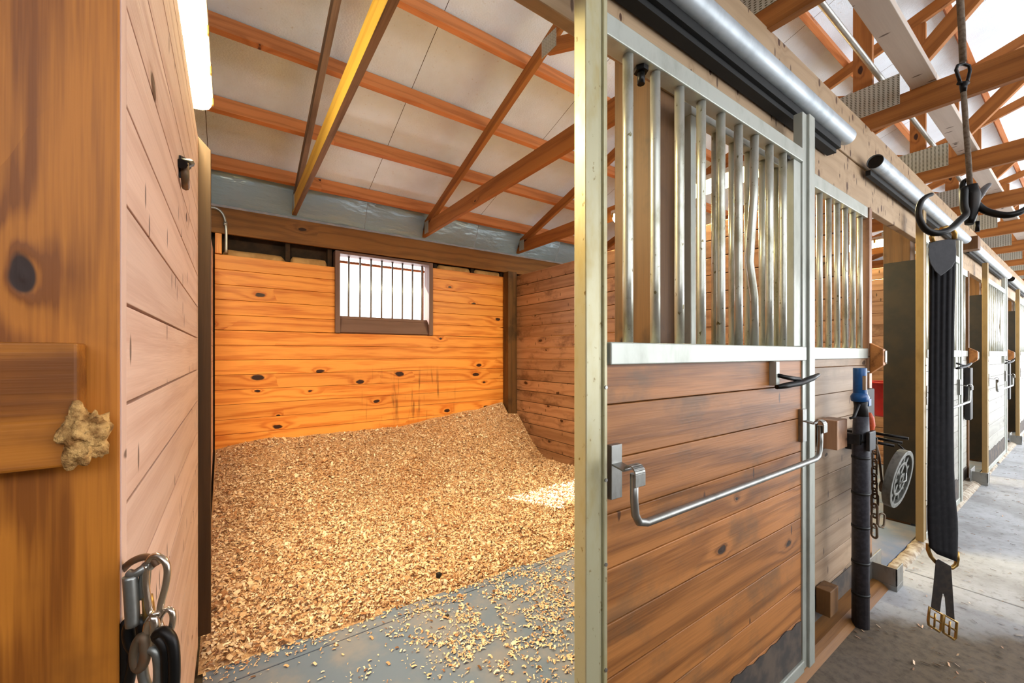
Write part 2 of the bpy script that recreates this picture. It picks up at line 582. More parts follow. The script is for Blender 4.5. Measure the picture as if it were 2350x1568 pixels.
def board_wall(b, axis, p0, p1, z0, z1, face, thick, pitch=0.132, start=None, gap=0.0025):
    """boards running along axis (0 = x, 1 = y) between p0 and p1, from z0 up to z1; face..face+thick across"""
    z = z0 if start is None else start
    while z < z1 - 0.004:
        t = min(z + pitch - gap, z1)
        lo = max(z, z0)
        if t > lo + 0.006:
            if axis == 0:
                b.box((p0, face, lo), (p1, face + thick, t), 0)
            else:
                b.box((face, p0, lo), (face + thick, p1, t), 1)
        z += pitch


WX0, WX1, WZ0, WZ1 = 0.862, 1.908, 1.510, 2.335
b = MB()
st = 0.597 - 0.1315 * 5 - 0.0
board_wall(b, 0, X_L, WX0, WZ0 + 0.0, 2.168, Y_B, 0.02, 0.1325, 1.510)
board_wall(b, 0, WX1, 2.95, WZ0 + 0.0, 2.288, Y_B, 0.02, 0.1325, 1.510)
board_wall(b, 0, X_L, 2.95, 0.0, WZ0 - 0.0025, Y_B, 0.02, 0.1315, 1.508 - 0.1315 * 12)
for k in range(1, N_ST):
    board_wall(b, 0, X_R + 0.04 + PITCH * (k - 1), X_R + PITCH * k, 0.0, 2.3, Y_B, 0.02, 0.1325)
tag(b.build('wall_back', M['pine_back'], origin=(0, Y_B, 0), bevel=0.003), kind='structure')
b = MB()
b.box((X_MIN, Y_B + 0.11, -0.1), (WX0 + 0.03, Y_B + 0.13, 2.60))
b.box((WX1 - 0.03, Y_B + 0.11, -0.1), (X_MAX, Y_B + 0.13, 2.60))
b.box((WX0 + 0.03, Y_B + 0.11, -0.1), (WX1 - 0.03, Y_B + 0.13, WZ0 + 0.15))
b.box((WX0 + 0.03, Y_B + 0.11, WZ1 - 0.02), (WX1 - 0.03, Y_B + 0.13, 2.60))
for x in (-0.10, 0.43, 0.80, 1.94, 2.43, 2.86):
    b.box((x, Y_B + 0.022, 0.0), (x + 0.038, Y_B + 0.11, 2.345), 2)
b.box((X_MIN - 0.02, 0.9, -0.1), (X_MIN, 4.5, 3.2))
b.box((X_MAX, 0.9, -0.1), (X_MAX + 0.02, 4.5, 3.6))
tag(b.build('wall_outer', M['sheathing'], origin=(0, Y_B + 0.1, 0)), kind='structure')

b = MB()
board_wall(b, 0, X_MIN, 3.6, 0.0, 2.3, -3.2, 0.03, 0.2)  # unseen wall added across the aisle to hold back daylight
tag(b.build('wall_daylight_block', M['post_dark'], origin=(0, -3.2, 0)), kind='structure')
b = MB()
board_wall(b, 1, -3.2, 4.45, 0.0, 4.2, X_MIN - 0.03, 0.03, 0.2)
tag(b.build('wall_end', M['post_dark'], origin=(X_MIN, 0, 0)), kind='structure')

# left partition: near panel up to the plank, then the rest
b = MB()
z0 = 1.111 - 0.1285 * 8
board_wall(b, 1, 0.716, 2.13, 0.04, 2.2, X_L - 0.022, 0.022, 0.1283, z0, 0.0045)
board_wall(b, 1, 2.175, Y_B, 0.02, 2.2, X_L - 0.034, 0.022, 0.1283, z0)
b.box((X_L - 0.05, 0.84, 0.02), (X_L - 0.036, Y_B, 2.19), 1)
tag(b.build('wall_left', M['pine_left'], origin=(X_L, 0.7, 0), bevel=0.0012), kind='structure')

b = MB()
b.box((X_L - 0.023, 0.6845, 0.0), (X_L + 0.0005, 0.7125, 2.4), 2)
tag(b.build('trim_1', M['pine_left'], origin=(X_L, 0.7, 0), bevel=0.001), kind='structure')
for k in range(N_ST):
    b = MB()
    x = X_R + PITCH * k
    board_wall(b, 1, 0.85, Y_B, 0.02, 2.302, x, 0.022, 0.1325, 2.302 - 0.1325 * 18, 0.006)
    board_wall(b, 1, 0.85, Y_B, 0.02, 2.302, x + 0.024, 0.018, 0.1325, 2.302 - 0.1325 * 18)
    tag(b.build('wall_right' if k == 0 else 'wall_partition_%d' % k, M['pine_right'], origin=(x, 0.8, 0), bevel=0.0035), kind='structure')

# roof underside: insulation boards with open joints, metal above
PUR = [4.14 - 0.58 * k for k in range(9)]
PH = 0.125
ZR = 0.095 + PH * 1.055 + 0.004


def roof_z(y):
    if y >= -0.6:
        return chord_z(y) + ZR
    return chord_z(-0.6) + ZR - SLOPE * (-0.6 - y)


b = MB()
xj = [X_MIN] + [-0.15 + 1.3 * k for k in range(-2, 11)] + [X_MAX]
xj = sorted(set(x for x in xj if X_MIN <= x <= X_MAX))
for i in range(len(xj) - 1):
    xa, xb = xj[i] + 0.002, xj[i + 1] - 0.002
    for y1, y0 in ((4.20, -0.6), (-0.6, ROOF_END)):
        n = 34

        def fn(u, v, xa=xa, xb=xb, y0=y0, y1=y1):
            x = xa + (xb - xa) * u
            y = y1 + (y0 - y1) * v
            s = math.sin(math.pi * ((4.14 - y) / 0.58 % 1.0))
            e = min(u, 1 - u)
            q = 0.010 * s * min(1, e * 8) + 0.004 * mnoise.noise(Vector((x * 3, y * 3, 0)))
            return (x, y, roof_z(y) + 0.004 - q)
        b.grid(fn, 10, 48)
tag(b.build('ceiling', M['insulation'], origin=(0, 0, 3)), kind='structure')
b = MB()
for ya, yb_ in ((5.02, -0.6), (-0.6, ROOF_END)):
    n = 1
    za, zb = roof_z(ya) + 0.03, roof_z(yb_) + 0.03
    b.add([(X_MIN - 0.3, ya, za), (X_MAX + 0.3, ya, za), (X_MAX + 0.3, yb_, zb), (X_MIN - 0.3, yb_, zb),
           (X_MIN - 0.3, ya, za + 0.02), (X_MAX + 0.3, ya, za + 0.02), (X_MAX + 0.3, yb_, zb + 0.02), (X_MIN - 0.3, yb_, zb + 0.02)],
          [(0, 1, 2, 3), (7, 6, 5, 4), (0, 4, 5, 1), (1, 5, 6, 2), (2, 6, 7, 3), (3, 7, 4, 0)])
tag(b.build('ceiling_metal', M['sheathing'], origin=(0, 0, 3)), kind='structure')

# loose lower edge of the insulation, sagging onto the wall plate
b = MB()
for i in range(len(xj) - 1):
    xa, xb = xj[i] + 0.002, xj[i + 1] - 0.002

    def fe(u, v, xa=xa, xb=xb):
        x = xa + (xb - xa) * u
        y = 4.20 + 0.155 * v
        bow = 0.022 * math.sin(math.pi * v) * (1 + 0.5 * math.sin(x * 9))
        z = roof_z(4.20) - (roof_z(4.20) - 2.600) * (v ** 1.25) + 0.012 * math.sin(x * 4.2) * math.sin(math.pi * v)
        return (x, y - bow * 0.6, z - bow)
    b.grid(fe, 14, 12)
tag(b.build('insulation_edge', M['vinyl'], origin=(0, 4.2, 2.6)), 'shiny folded white insulation edge along the eave above the back wall beam', 'insulation')

# window
wt = tag(bpy.data.objects.new('window_1', None), None, None, None, 'structure')
COL.objects.link(wt); wt.location = (1.385, Y_B, WZ0); W[wt.name] = Vector((1.385, Y_B, WZ0))
b = MB()
b.box((WX0, 4.335, WZ0), (WX0 + 0.046, 4.48, WZ1), 2)
b.box((WX1 - 0.046, 4.335, WZ0), (WX1, 4.48, WZ1), 2)
b.box((WX0 + 0.046, 4.335, WZ1 - 0.028), (WX1 - 0.046, 4.48, WZ1), 0)
b.build('window_frame', M['window_frame'], wt, bevel=0.002)
b = MB()
b.prism([(WX0 + 0.046, 4.352, WZ0 + 0.01), (WX0 + 0.046, 4.372, WZ0 + 0.0), (WX0 + 0.046, 4.45, WZ0 + 0.150), (WX0 + 0.046, 4.42, WZ0 + 0.17)], (WX1 - WX0 - 0.092, 0, 0))
b.box((WX0 + 0.046, 4.37, WZ0 - 0.002), (WX1 - 0.046, 4.48, WZ0 + 0.012), 0)
b.box((WX0 + 0.046, 4.405, WZ0 + 0.145), (WX1 - 0.046, 4.455, WZ0 + 0.178), 0)
b.build('window_sill', M['window_frame'], wt, bevel=0.003)
for px in (799.7, 825.7, 851, 875.5, 900, 923, 946, 967.6):
    p = aty(px, 650, 4.42)
    b = MB()
    b.tube([(p.x, 4.42, WZ0 + 0.17), (p.x + 0.004, 4.42, WZ1 - 0.02)], 0.0105, 10)
    b.build('window_bar', M['steel'], wt)
b = MB()
b.box((WX0 + 0.03, 4.62, 2.275), (WX1 + 0.02, 4.65, 2.30), 0)
b.box((WX1 - 0.065, 4.50, 1.62), (WX1 - 0.045, 4.53, 2.33), 2)
b.build('window_sash', M['outside_wood'], wt)

# ------------------------------------------------------------------ structural timbers as things
b = MB()
b.box((X_MIN, 4.325, 2.345), (X_MAX, 4.358, 2.572), 0)
tag(b.build('timber_beam', M['beam'], bevel=0.004), 'dark timber wall plate running above the barred window and back wall', 'beam')
b = MB()
b.box((-0.10, Y_F, 2.362), (X_MAX, Y_F + 0.038, 2.622), 0)
tag(b.build('header_plank', M['header'], bevel=0.004), 'spotted pale header plank directly above and behind the metal door track', 'beam', 'planks of the aisle header')
b = MB()
b.box((-0.10, Y_F + 0.004, 2.150), (X_MAX, Y_F + 0.042, 2.356), 0)
tag(b.build('header_plank', M['header'], bevel=0.004), 'lower header plank between the door track and the tops of the barred stall fronts', 'beam', 'planks of the aisle header')

b = MB()
b.box((2.885, 4.24, 0.0125), (3.018, 4.355, 2.343), 2)
tag(b.build('corner_post', M['post_dark'], bevel=0.004), 'brown corner post where the orange back wall meets the right wall', 'post')
b = MB()
b.box((X_L + 0.002, 4.33, 2.17), (X_L + 0.05, 4.358, 2.343), 2)
tag(b.build('batten', M['pine_back'], bevel=0.002), 'short orange batten under the beam beside the bent conduit', 'board')
b = MB()
b.prism([(X_L, 2.132, 0.12), (X_L + 0.043, 2.132, 0.12), (X_L + 0.043, 2.132, 2.158), (X_L, 2.132, 2.205)], (0, 0.04, 0))
for i in range(len(b.g)):
    b.g[i] = Vector((b.g[i].z, b.g[i].x, b.g[i].y))
tag(b.build('stop_plank', M['plank_dark'], bevel=0.002), 'narrow dark upright plank with slanted top at the end of the pale left panel', 'board')

# posts: near left post, then the posts beside each stall opening
b = MB()
b.prism([(X_L - 0.145, 0.68, 0), (X_L - 0.001, 0.68, 0), (X_L - 0.001, 0.684, 0), (X_L - 0.024, 0.684, 0), (X_L - 0.024, 0.835, 0), (X_L - 0.145, 0.835, 0)], (0, 0, 2.62))
for i in range(len(b.g)):
    b.g[i] = Vector((b.g[i].z, b.g[i].x, b.g[i].y))
tag(b.build('post', M['post'], bevel=0.004), 'thick orange brown post in the left foreground with swirling grain', 'post', 'stall posts')
PX = [1.095, 4.195, 7.33, 10.55]
for k in range(N_ST):
    b = MB()
    x = PX[k]
    b.box((x, 0.80, 0.0125), (x + 0.14, 0.955, 2.61), 2)
    tag(b.build('post', M['post_dark'], bevel=0.004),
        ['brown wooden post seen between the bars of the nearest sliding door',
         'tall dark post in the doorway left of the hanging girth',
         'dark brown post just right of the hanging girth and its barred front',
         'dark post near the right edge of the photo, last in the row'][k], 'post', 'stall posts')
    b = MB()
    b.box((x - 0.012, Y_F + 0.005, 0.03 if k else 1.34), (x - 0.001, 0.95, 2.0), 2)
    if k:
        tag(b.build('rubber_sheet', M['rubber'], bevel=0.001),
            ['', 'black rubber sheet covering the doorway post left of the hanging girth', 'dark rubber sheet on the post right of the hanging girth',
             'dark rubber sheet on the last post near the right edge'][k], 'rubber sheet', 'rubber sheets on posts')
for k in range(N_ST):
    x = 3.035 + PITCH * k
    b = MB()
    b.box((x, Y_F - 0.01, 0), (x + 0.045, Y_F + 0.07, 2.148), 2)
    b.box((x + 0.046, Y_F - 0.004, 0), (x + 0.066, Y_F + 0.07, 2.148), 2)
    tag(b.build('jamb_post', M['post_dark' if k else 'pine_right'], bevel=0.003),
        ['slim wooden jamb post at the right end of the near barred stall front',
         'slim jamb post right of the girth at the end of the second stall front',
         'slim jamb post at the end of the third stall front',
         'slim jamb post at the end of the farthest stall front'][k], 'post', 'jamb posts')

# ------------------------------------------------------------------ roof frame
NTH = ['roof purlin lowest on the slope, next to the eave edge', 'second roof purlin up from the eave', 'third roof purlin up from the eave',
       'fourth roof purlin up from the eave', 'fifth roof purlin up from the eave', 'sixth roof purlin up from the eave, over the stall front',
       'seventh roof purlin up from the eave, over the aisle', 'eighth roof purlin up from the eave, over the aisle', 'ninth roof purlin up from the eave, next to the ridge']
for k, y in enumerate(PUR):
    b = MB()
    z = chord_z(y) + 0.095
    up = Vector((0, SLOPE, 1)).normalized()
    p0 = Vector((X_MIN, y, z)) + up * (PH / 2)
    p1 = Vector((X_MAX, y, z)) + up * (PH / 2)
    x = X_MIN
    while x < X_MAX:
        b.beam((x, p0.y, p0.z), (min(x + 3.9, X_MAX), p0.y, p0.z), 0.04, PH - 0.002, up)
        x += 3.9
    tag(b.build('roof_purlin', M['purlin'], bevel=0.002), NTH[k], 'roof timber', 'roof purlins')


def make_truss(label, x=0.48):
    t = thing('roof_truss', (x, 4.35, 2.61), label, 'roof truss', 'roof trusses')
    xc = x + 0.019
    b = MB(); b.box((x, ROOF_END, 2.612), (x + 0.038, 4.34, 2.752), 1)
    b.build('bottom_chord', M['truss'], t, bevel=0.002)
    b = MB()
    n = Vector((0, SLOPE, 1)).normalized()
    h = 0.089
    pa = Vector((xc, 4.40, chord_z(4.40))) + n * h / 2
    pb = Vector((xc, -0.58, chord_z(-0.58))) + n * h / 2
    b.beam(pa, pb, 0.038, h, n)
    b.build('top_chord', M['truss'], t, bevel=0.002)
    b = MB()
    yr = ROOF_END
    pc = Vector((xc, -0.62, chord_z(-0.58))) + Vector((0, 0, h / 2))
    pd = Vector((xc, yr, chord_z(-0.58) - SLOPE * (-0.6 - yr))) + Vector((0, 0, h / 2))
    b.beam(pc, pd, 0.038, h, Vector((0, -SLOPE, 1)))
    b.build('top_chord', M['truss'], t, bevel=0.002)
    for p, q, w in (((0.795, 2.755), (0.795, chord_z(0.795)), 0.089),
                    ((2.14, chord_z(2.14) - 0.0), (0.80, 2.79), 0.089),
                    ((0.60, 2.86), (-0.58, chord_z(-0.58) - 0.25), 0.089)):
        b = MB(); b.beam((xc, p[0], p[1]), (xc, q[0], q[1]), 0.036, w, (1, 0, 0.001) if False else (0, 1, 0) if abs(p[0] - q[0]) < 0.01 else (0, 0, 1))
        b.build('web', M['truss'], t, bevel=0.002)
    # toothed plates on the near face
    for (y0, y1, za, zb, sl) in ((0.63, 0.93, 2.70, 2.87, 0), (4.17, 4.27, 2.63, 2.76, 0), (2.05, 2.2, 3.35, 3.47, 0)):
        b = MB(); b.box((x - 0.003, y0, za), (x + 0.001, y1, zb), 1)
        b.build('gusset_plate', M['plate'], t)
    return t


TL = ['roof truss with yellow-lit bottom timber left of the barred window', 'roof truss meeting the beam above the barred window, hook cord tied to it',
      'roof truss over the right stall wall, its toothed plate large at the top right', 'roof truss next beyond the one with the large toothed plate',
      'third roof truss beyond the hook cord, crossing the aisle above the hook', 'fourth roof truss beyond the hook cord', 'fifth roof truss beyond the hook cord',
      'sixth roof truss beyond the hook cord', 'seventh roof truss beyond the hook cord', 'eighth roof truss beyond the hook cord, farthest down the aisle']
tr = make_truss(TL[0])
for k in range(1, 10):
    c = copy_tree(tr)
    c.location.x = 0.48 + 1.3 * k - 0.01 * k * 0
    c['label'] = TL[k]
for ch in tr.children:                        # first truss: weathered lumber, the lamp's yellow light painted on the bottom chord
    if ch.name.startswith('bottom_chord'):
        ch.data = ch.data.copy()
        ch.data.materials[0] = M['lamp_yellow_wood']
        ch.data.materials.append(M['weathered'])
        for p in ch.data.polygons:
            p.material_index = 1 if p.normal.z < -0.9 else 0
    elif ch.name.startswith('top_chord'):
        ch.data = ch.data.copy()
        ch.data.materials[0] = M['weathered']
b = MB()
b.box((X_MIN, 0.485, 2.753), (X_MAX, 0.585, 2.79), 0)
tag(b.build('lateral_brace', M['brace'], bevel=0.002), 'pale flat plank running along the aisle on top of the truss chords', 'roof timber')
b = MB()
b.tube([(X_MIN, 0.715, 2.895), (X_MAX, 0.715, 2.895)], 0.014, 10)
tag(b.build('ceiling_conduit', M['conduit']), 'grey metal conduit running lengthwise through the roof trusses over the aisle', 'conduit')


# ------------------------------------------------------------------ stall doors and fronts
def rail(b, a, c):
    b.box(a, c, 0)


def make_door(x0, x1, label, wd_mat, near=True, stile='stile'):
    t = thing('stall_door', (x0, Y_D, 0), label, 'stall door', 'sliding stall doors')
    y0, y1 = Y_D, Y_D + 0.04
    sw = 0.072
    b = MB()
    b.box((x0, y0, 0.03), (x0 + sw * 0.62, y1, 2.27), 2)
    b.box((x0 + sw * 0.62, y0 + 0.006, 0.03), (x0 + sw * 0.82, y1, 2.27), 2)
    b.box((x0 + sw * 0.82, y0, 0.03), (x0 + sw, y1, 2.27), 2)
    s = b.build('stile', M[stile], t, bevel=0.003)
    for z in (0.3, 0.55, 0.80, 1.0, 1.22):
        q = MB(); q.tube([(x0 + sw * 0.9, y0 + 0.001, z), (x0 + sw * 0.9, y0 - 0.003, z)], 0.0045, 8)
        q.build('screw', M['steel'], s)
    b = MB()
    b.box((x1 - 0.095, y0 + 0.006, 0.03), (x1 - 0.055, y1, 2.27), 2)
    b.box((x1 - 0.055, y0 - 0.004, 0.03), (x1, y1, 2.27), 2)
    b.build('stile', M['frame'], t, bevel=0.003)
    b = MB()
    b.box((x0 + sw, y0 + 0.002, 2.065), (x1 - 0.095, y1 + 0.01, 2.118), 0)
    tr_ = b.build('top_rail', M['frame'], t, bevel=0.003)
    for xb in (x0 + 0.235, x1 - 0.20):
        q = MB()
        q.tube([(xb, y0 + 0.03, 2.064), (xb, y0 + 0.03, 2.052)], 0.019, 6, smooth=False)
        q.tube([(xb, y0 + 0.03, 2.052), (xb, y0 + 0.03, 2.020)], 0.010, 8)
        q.build('bolt', M['iron'], tr_)
    b = MB()
    b.box((x0 + sw + 0.005, y0 - 0.006, 1.273), (x1 - 0.09, y1, 1.328), 0)
    b.build('mid_rail', M['frame'], t, bevel=0.003)
    b = MB()
    b.box((x0 + sw, y0, 0.03), (x1 - 0.095, y1, 0.075), 0)
    b.build('bottom_rail', M['frame'], t, bevel=0.003)
    b = MB()
    b.box((x1 - 0.16, y0 + 0.012, 1.328), (x1 - 0.095, y1, 2.065), 2)
    b.build('stile', M['frame'], t, bevel=0.003)
    xa, xe = x0 + 0.172, x1 - 0.235
    for i in range(9):
        xx = xa + (xe - xa) * i / 8
        bend = 0.0 if i != 6 else -0.02
        b = MB()
        b.tube([(xx, y0 + 0.022, 1.325), (xx + bend * 0.2, y0 + 0.022, 1.5), (xx + bend, y0 + 0.022 - bend * 0.4, 1.62), (xx + bend * 0.3, y0 + 0.022, 1.85), (xx, y0 + 0.022, 2.07)], 0.0135, 12)
        b.build('bar', M['bar'], t)
    b = MB()
    board_wall(b, 0, x0 + sw - 0.004, x1 - 0.09, 0.07, 1.275, y0 + 0.012, 0.02, 0.1335, 1.177 - 0.1335 * 9)
    b.build('plank_panel', wd_mat, t, bevel=0.0022)
    b = MB()
    n = 26
    top = [(x0 + sw + (x1 - 0.1 - x0 - sw) * i / n, 0.235 + 0.02 * mnoise.noise(Vector((i * 0.7 + x0, 3, 1))) + 0.006 * math.sin(i * 0.9)) for i in range(n + 1)]
    poly = [(p[0], y0 + 0.009, p[1]) for p in top] + [(x1 - 0.1, y0 + 0.009, 0.07), (x0 + sw, y0 + 0.009, 0.07)]
    b.prism(poly, (0, 0.003, 0))
    b.build('kick_plate', M['kick'], t)
    # blanket bar on two hooked brackets
    b = MB()
    xl, xr, zt, yo = x0 + 0.085, x1 - 0.075, 1.005, y0 - 0.055
    pts = [(xl + 0.015, yo, zt + 0.018), (xl + 0.015, yo, zt - 0.045), (xl + 0.019, yo, zt - 0.078), (xl + 0.032, yo, zt - 0.098), (xl + 0.06, yo, zt - 0.106),
           (xr - 0.075, yo, zt - 0.106), (xr - 0.045, yo, zt - 0.098), (xr - 0.032, yo, zt - 0.078), (xr - 0.028, yo, zt - 0.045), (xr - 0.028, yo, zt + 0.018)]
    b.tube(pts, 0.0095, 12)
    bb = b.build('blanket_bar', M['steel'], t)
    for xb in (xl + 0.015, xr - 0.028):
        b = MB()
        b.box((xb - 0.019, y0 - 0.004, zt - 0.055), (xb + 0.019, y0 + 0.012, zt + 0.075), 2)
        arc = [(xb, y0, zt + 0.03)]
        for i in range(9):
            a = math.pi * i / 8
            arc.append((xb, yo - 0.0 + 0.016 * math.cos(a), zt + 0.022 + 0.016 * math.sin(a)))
        arc.append((xb, yo - 0.016, zt - 0.008))
        for i in range(len(arc) - 1):
            p, q = Vector(arc[i]), Vector(arc[i + 1])
            b.beam(p, q, 0.036, 0.004, (0, 0, 1) if abs((q - p).normalized().z) < 0.95 else (0, 1, 0))
        b.build('bracket', M['steel'], bb, bevel=0.001)
    # black lever latch
    b = MB()
    xh = x1 - 0.36
    b.box((xh - 0.014, y0 - 0.012, 1.185), (xh + 0.014, y0 + 0.012, 1.272), 2)
    hp = b.build('latch_plate', M['frame'], t, bevel=0.002)
    b = MB()
    pts = [(xh - 0.03, y0 - 0.02, 1.182), (xh + 0.02, y0 - 0.03, 1.186), (xh + 0.09, y0 - 0.05, 1.194), (xh + 0.15, y0 - 0.065, 1.210), (xh + 0.19, y0 - 0.072, 1.222)]
    b.tube(pts, [0.008, 0.011, 0.011, 0.011, 0.006], 10)
    b.tube([(xh, y0 - 0.012, 1.222), (xh + 0.03, y0 - 0.03, 1.214), (xh + 0.09, y0 - 0.045, 1.206)], [0.007, 0.008, 0.009], 8)
    tag(b.build('latch_lever', M['iron'], hp), 'black lever')
    return t


make_door(0.667, 1.975, 'nearest sliding stall door, orange brown boards under metal bars, beside the open stall', M['pine_door'])
d2 = make_door(3.83, 5.20, 'second sliding stall door, pale boards, partly hidden behind the hanging girth', M['pine_white'], stile='stile_gold')
d3 = make_door(6.62, 8.25, 'third sliding stall door, pale boards and bars right of the hanging girth', M['pine_white'], stile='stile_gold')
d4 = make_door(9.75, 11.2, 'farthest sliding stall door at the right edge of the photo', M['pine_white'], stile='stile_gold')


def make_front(k, x0, x1, label, mat):
    t = thing('stall_front', (x0, Y_F, 0), label, 'stall front', 'fixed barred stall fronts')
    y0, y1 = Y_F, Y_F + 0.035
    b = MB(); b.box((x0, y0 - 0.004, 2.085), (x1, y1, 2.148), 0); b.build('top_rail', M['frame'], t, bevel=0.003)
    b = MB(); b.box((x0, y0 - 0.006, 1.273), (x1, y1, 1.330), 0); b.build('mid_rail', M['frame'], t, bevel=0.003)
    b = MB()
    b.box((x0, y0 - 0.002, 0.03), (x0 + 0.03, y1, 2.085), 2)
    b.build('stile', M['frame'], t, bevel=0.003)
    n = int(round((x1 - x0 - 0.12) / 0.119))
    for i in range(n):
        xx = x1 - 0.058 - 0.119 * i
        b = MB(); b.tube([(xx, y0 + 0.018, 1.325), (xx, y0 + 0.018, 2.09)], 0.0135, 12)
        b.build('bar', M['bar'], t)
    b = MB(); board_wall(b, 0, x0 + 0.002, x1, 0.03, 1.275, y0 + 0.004, 0.024, 0.1335, 1.235 - 0.1335 * 9)
    b.build('plank_panel', mat, t, bevel=0.0022)
    b = MB(); b.box((x0 + 0.03, y0 + 0.0005, 0.03), (x1, y0 + 0.006, 0.15), 0); b.build('kick_plate', M['kick'], t)
    return t


make_front(0, 1.24, 3.03, 'near fixed barred stall front behind and right of the nearest sliding door', M['pine_pale'])
make_front(1, 4.34, 6.20, 'second fixed barred stall front, seen just right of the girth', M['pine_white'])
make_front(2, 7.475, 9.37, 'third fixed barred stall front far down the aisle', M['pine_white'])
make_front(3, 10.70, 12.54, 'farthest fixed barred stall front', M['pine_white'])

# sill timbers and doorway curbs
for k in range(3):
    b = MB()
    x0 = [1.24, 4.34, 7.48][k]
    b.prism([(x0, 0.655, 0.0), (x0, 0.80, 0.0), (x0, 0.80, 0.03), (x0, 0.70, 0.03), (x0, 0.675, 0.018)], ([3.05, 6.22, 9.4][k] - x0, 0, 0))
    tag(b.build('sill_timber', M['beam' if k == 0 else 'sill']), ['brown sill timber on the floor under the near stall front', 'sill strip on the floor below the door right of the girth', 'sill strip below the third stall door'][k], 'sill', 'floor sills')
for k in range(3):
    x0, x1 = 3.17 + PITCH * k, [4.19, 7.33, 10.5][k]
    b = MB()

    def cf(u, v, x0=x0, x1=x1):
        x = x0 + (x1 - x0) * u
        a = math.pi * v
        nz = mnoise.noise(Vector((x * 14, v * 3, 2))) * 0.010
        return (x, 0.692 - (0.036 + nz) * math.cos(a), max(-0.005, (0.022 + nz * 0.6) * math.sin(a)))
    b.grid(cf, 70, 8)
    tag(b.build('doorway_curb', M['sill']), ['crumbling pale concrete curb across the second stall doorway beside the girth', 'low curb across the third stall doorway', 'low curb across the last stall doorway'][k], 'curb', 'doorway curbs')
# boxy steel door guides on the floor
for k, (x, y) in enumerate(((2.93, 0.64), (6.05, 0.63), (9.2, 0.63))):
    b = MB()
    b.box((x - 0.02, y + 0.085, 0.0), (x + 0.22, y + 0.092, 0.15))
    b.box((x + 0.05, y - 0.02, 0.03), (x + 0.056, y + 0.088, 0.125))
    b.box((x + 0.05, y - 0.02, 0.03), (x + 0.17, y - 0.012, 0.125))
    b.box((x + 0.05, y - 0.02, 0.0), (x + 0.17, y + 0.088, 0.03))
    tag(b.build('door_guide', M['steel'], bevel=0.002), ['bent grey steel door guide on the floor right of the black pole', 'bent grey steel door guide on the floor right of the girth', 'steel door guide on the floor far down the aisle'][k], 'door guide', 'steel door guides')

# round door tracks
for k, (xa, xb) in enumerate(((-0.10, 2.48), (2.92, 5.62), (6.0, 8.75), (9.1, 11.9))):
    t = thing('door_track', (xa, 0.70, 2.32), ['nearest round galvanised door track along the header, cut end visible', 'second round door track with dark open end, running behind the tack hook', 'third round door track farther down the header', 'farthest round door track at the right edge'][k], 'door track', 'round door tracks')
    b = MB()
    b.tube([(xa, 0.698, 2.36), (xb, 0.698, 2.36)], 0.037, 24, caps=False)
    b.tube([(xb, 0.698, 2.36), (xa, 0.698, 2.36)], 0.034, 24, caps=False)
    b.build('pipe', M['pipe'], t)
    b = MB()
    b.tube([(xa + 0.012, 0.698, 2.36), (xb - 0.012, 0.698, 2.36)], 0.0335, 24)
    b.build('pipe_bore', M['iron'], t)
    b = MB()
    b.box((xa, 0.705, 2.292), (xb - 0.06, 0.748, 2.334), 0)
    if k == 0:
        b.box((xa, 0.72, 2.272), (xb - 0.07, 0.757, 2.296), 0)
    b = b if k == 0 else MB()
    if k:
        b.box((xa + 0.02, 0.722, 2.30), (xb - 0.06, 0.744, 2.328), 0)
    b.build('slot_shade', M['shade_black'], t)  # black strip added as painted shade under the track pipe
    b = MB()
    for x in np.arange(xa + 0.3, xb, 0.8):
        b.box((x, 0.70, 2.385), (x + 0.04, Y_F, 2.40))
    b.build('track_bracket', M['iron'], t)
b = MB()
b.box((5.70, 0.63, 2.28), (5.84, 0.755, 2.40), 2)
tag(b.build('track_block', M['post_dark'], bevel=0.004), 'brown wood block on the header at the end of the second door track', 'block')

# ------------------------------------------------------------------ stall furniture at the aisle
for k in range(3):                             # door stops with a bent strike plate
    x = 3.033 + PITCH * k
    t = thing('door_stop', (x, 0.70, 1.18), ['chamfered wooden door stop with pale plate at the end of the near front', 'wooden door stop block beside the second door latch, right of the girth', 'wooden door stop block far down the aisle'][k], 'door stop', 'wooden door stops')
    b = MB()
    b.prism([(x, 0.7485, 1.185), (x, 0.69, 1.235), (x, 0.69, 1.325), (x, 0.7485, 1.362)], (0.045, 0, 0))
    b.build('block', M['pine_door'], t, bevel=0.003)
    b = MB()
    b.box((x + 0.0455, 0.685, 1.24), (x + 0.0495, 0.735, 1.32), 2)
    b.box((x + 0.02, 0.6845, 1.25), (x + 0.0495, 0.6895, 1.315), 2)
    b.build('strike_plate', M['frame'], t, bevel=0.001)
for k in range(3):                             # dark rubber bumper boards on the jambs
    x = 2.85 + PITCH * k
    b = MB()
    z0, z1 = (0.42, 1.105) if k == 0 else (0.64, 1.16)
    b.box((x, 0.715, z0), (x + 0.135, 0.7535, z1), 2)
    tag(b.build('bumper_board', M['rubber'], bevel=0.006), ['dark bumper board behind the hanging chain and black pole', 'dark brown bumper board hanging right of the girth near the second door', 'dark bumper board on the far jamb'][k], 'board', 'bumper boards')

b = MB()
b.box((2.29, 0.68, 0.855), (2.42, 0.757, 0.99), 2)
tag(b.build('wood_block', M['pine_right'], bevel=0.003), 'small square wood block on the stall front left of the black pole', 'block')
b = MB()
b.box((2.27, 0.70, 0.08), (2.37, 0.758, 0.20), 2)
tag(b.build('floor_block', M['post_dark'], bevel=0.003), 'dark block at floor level left of the foot of the black pole', 'block')

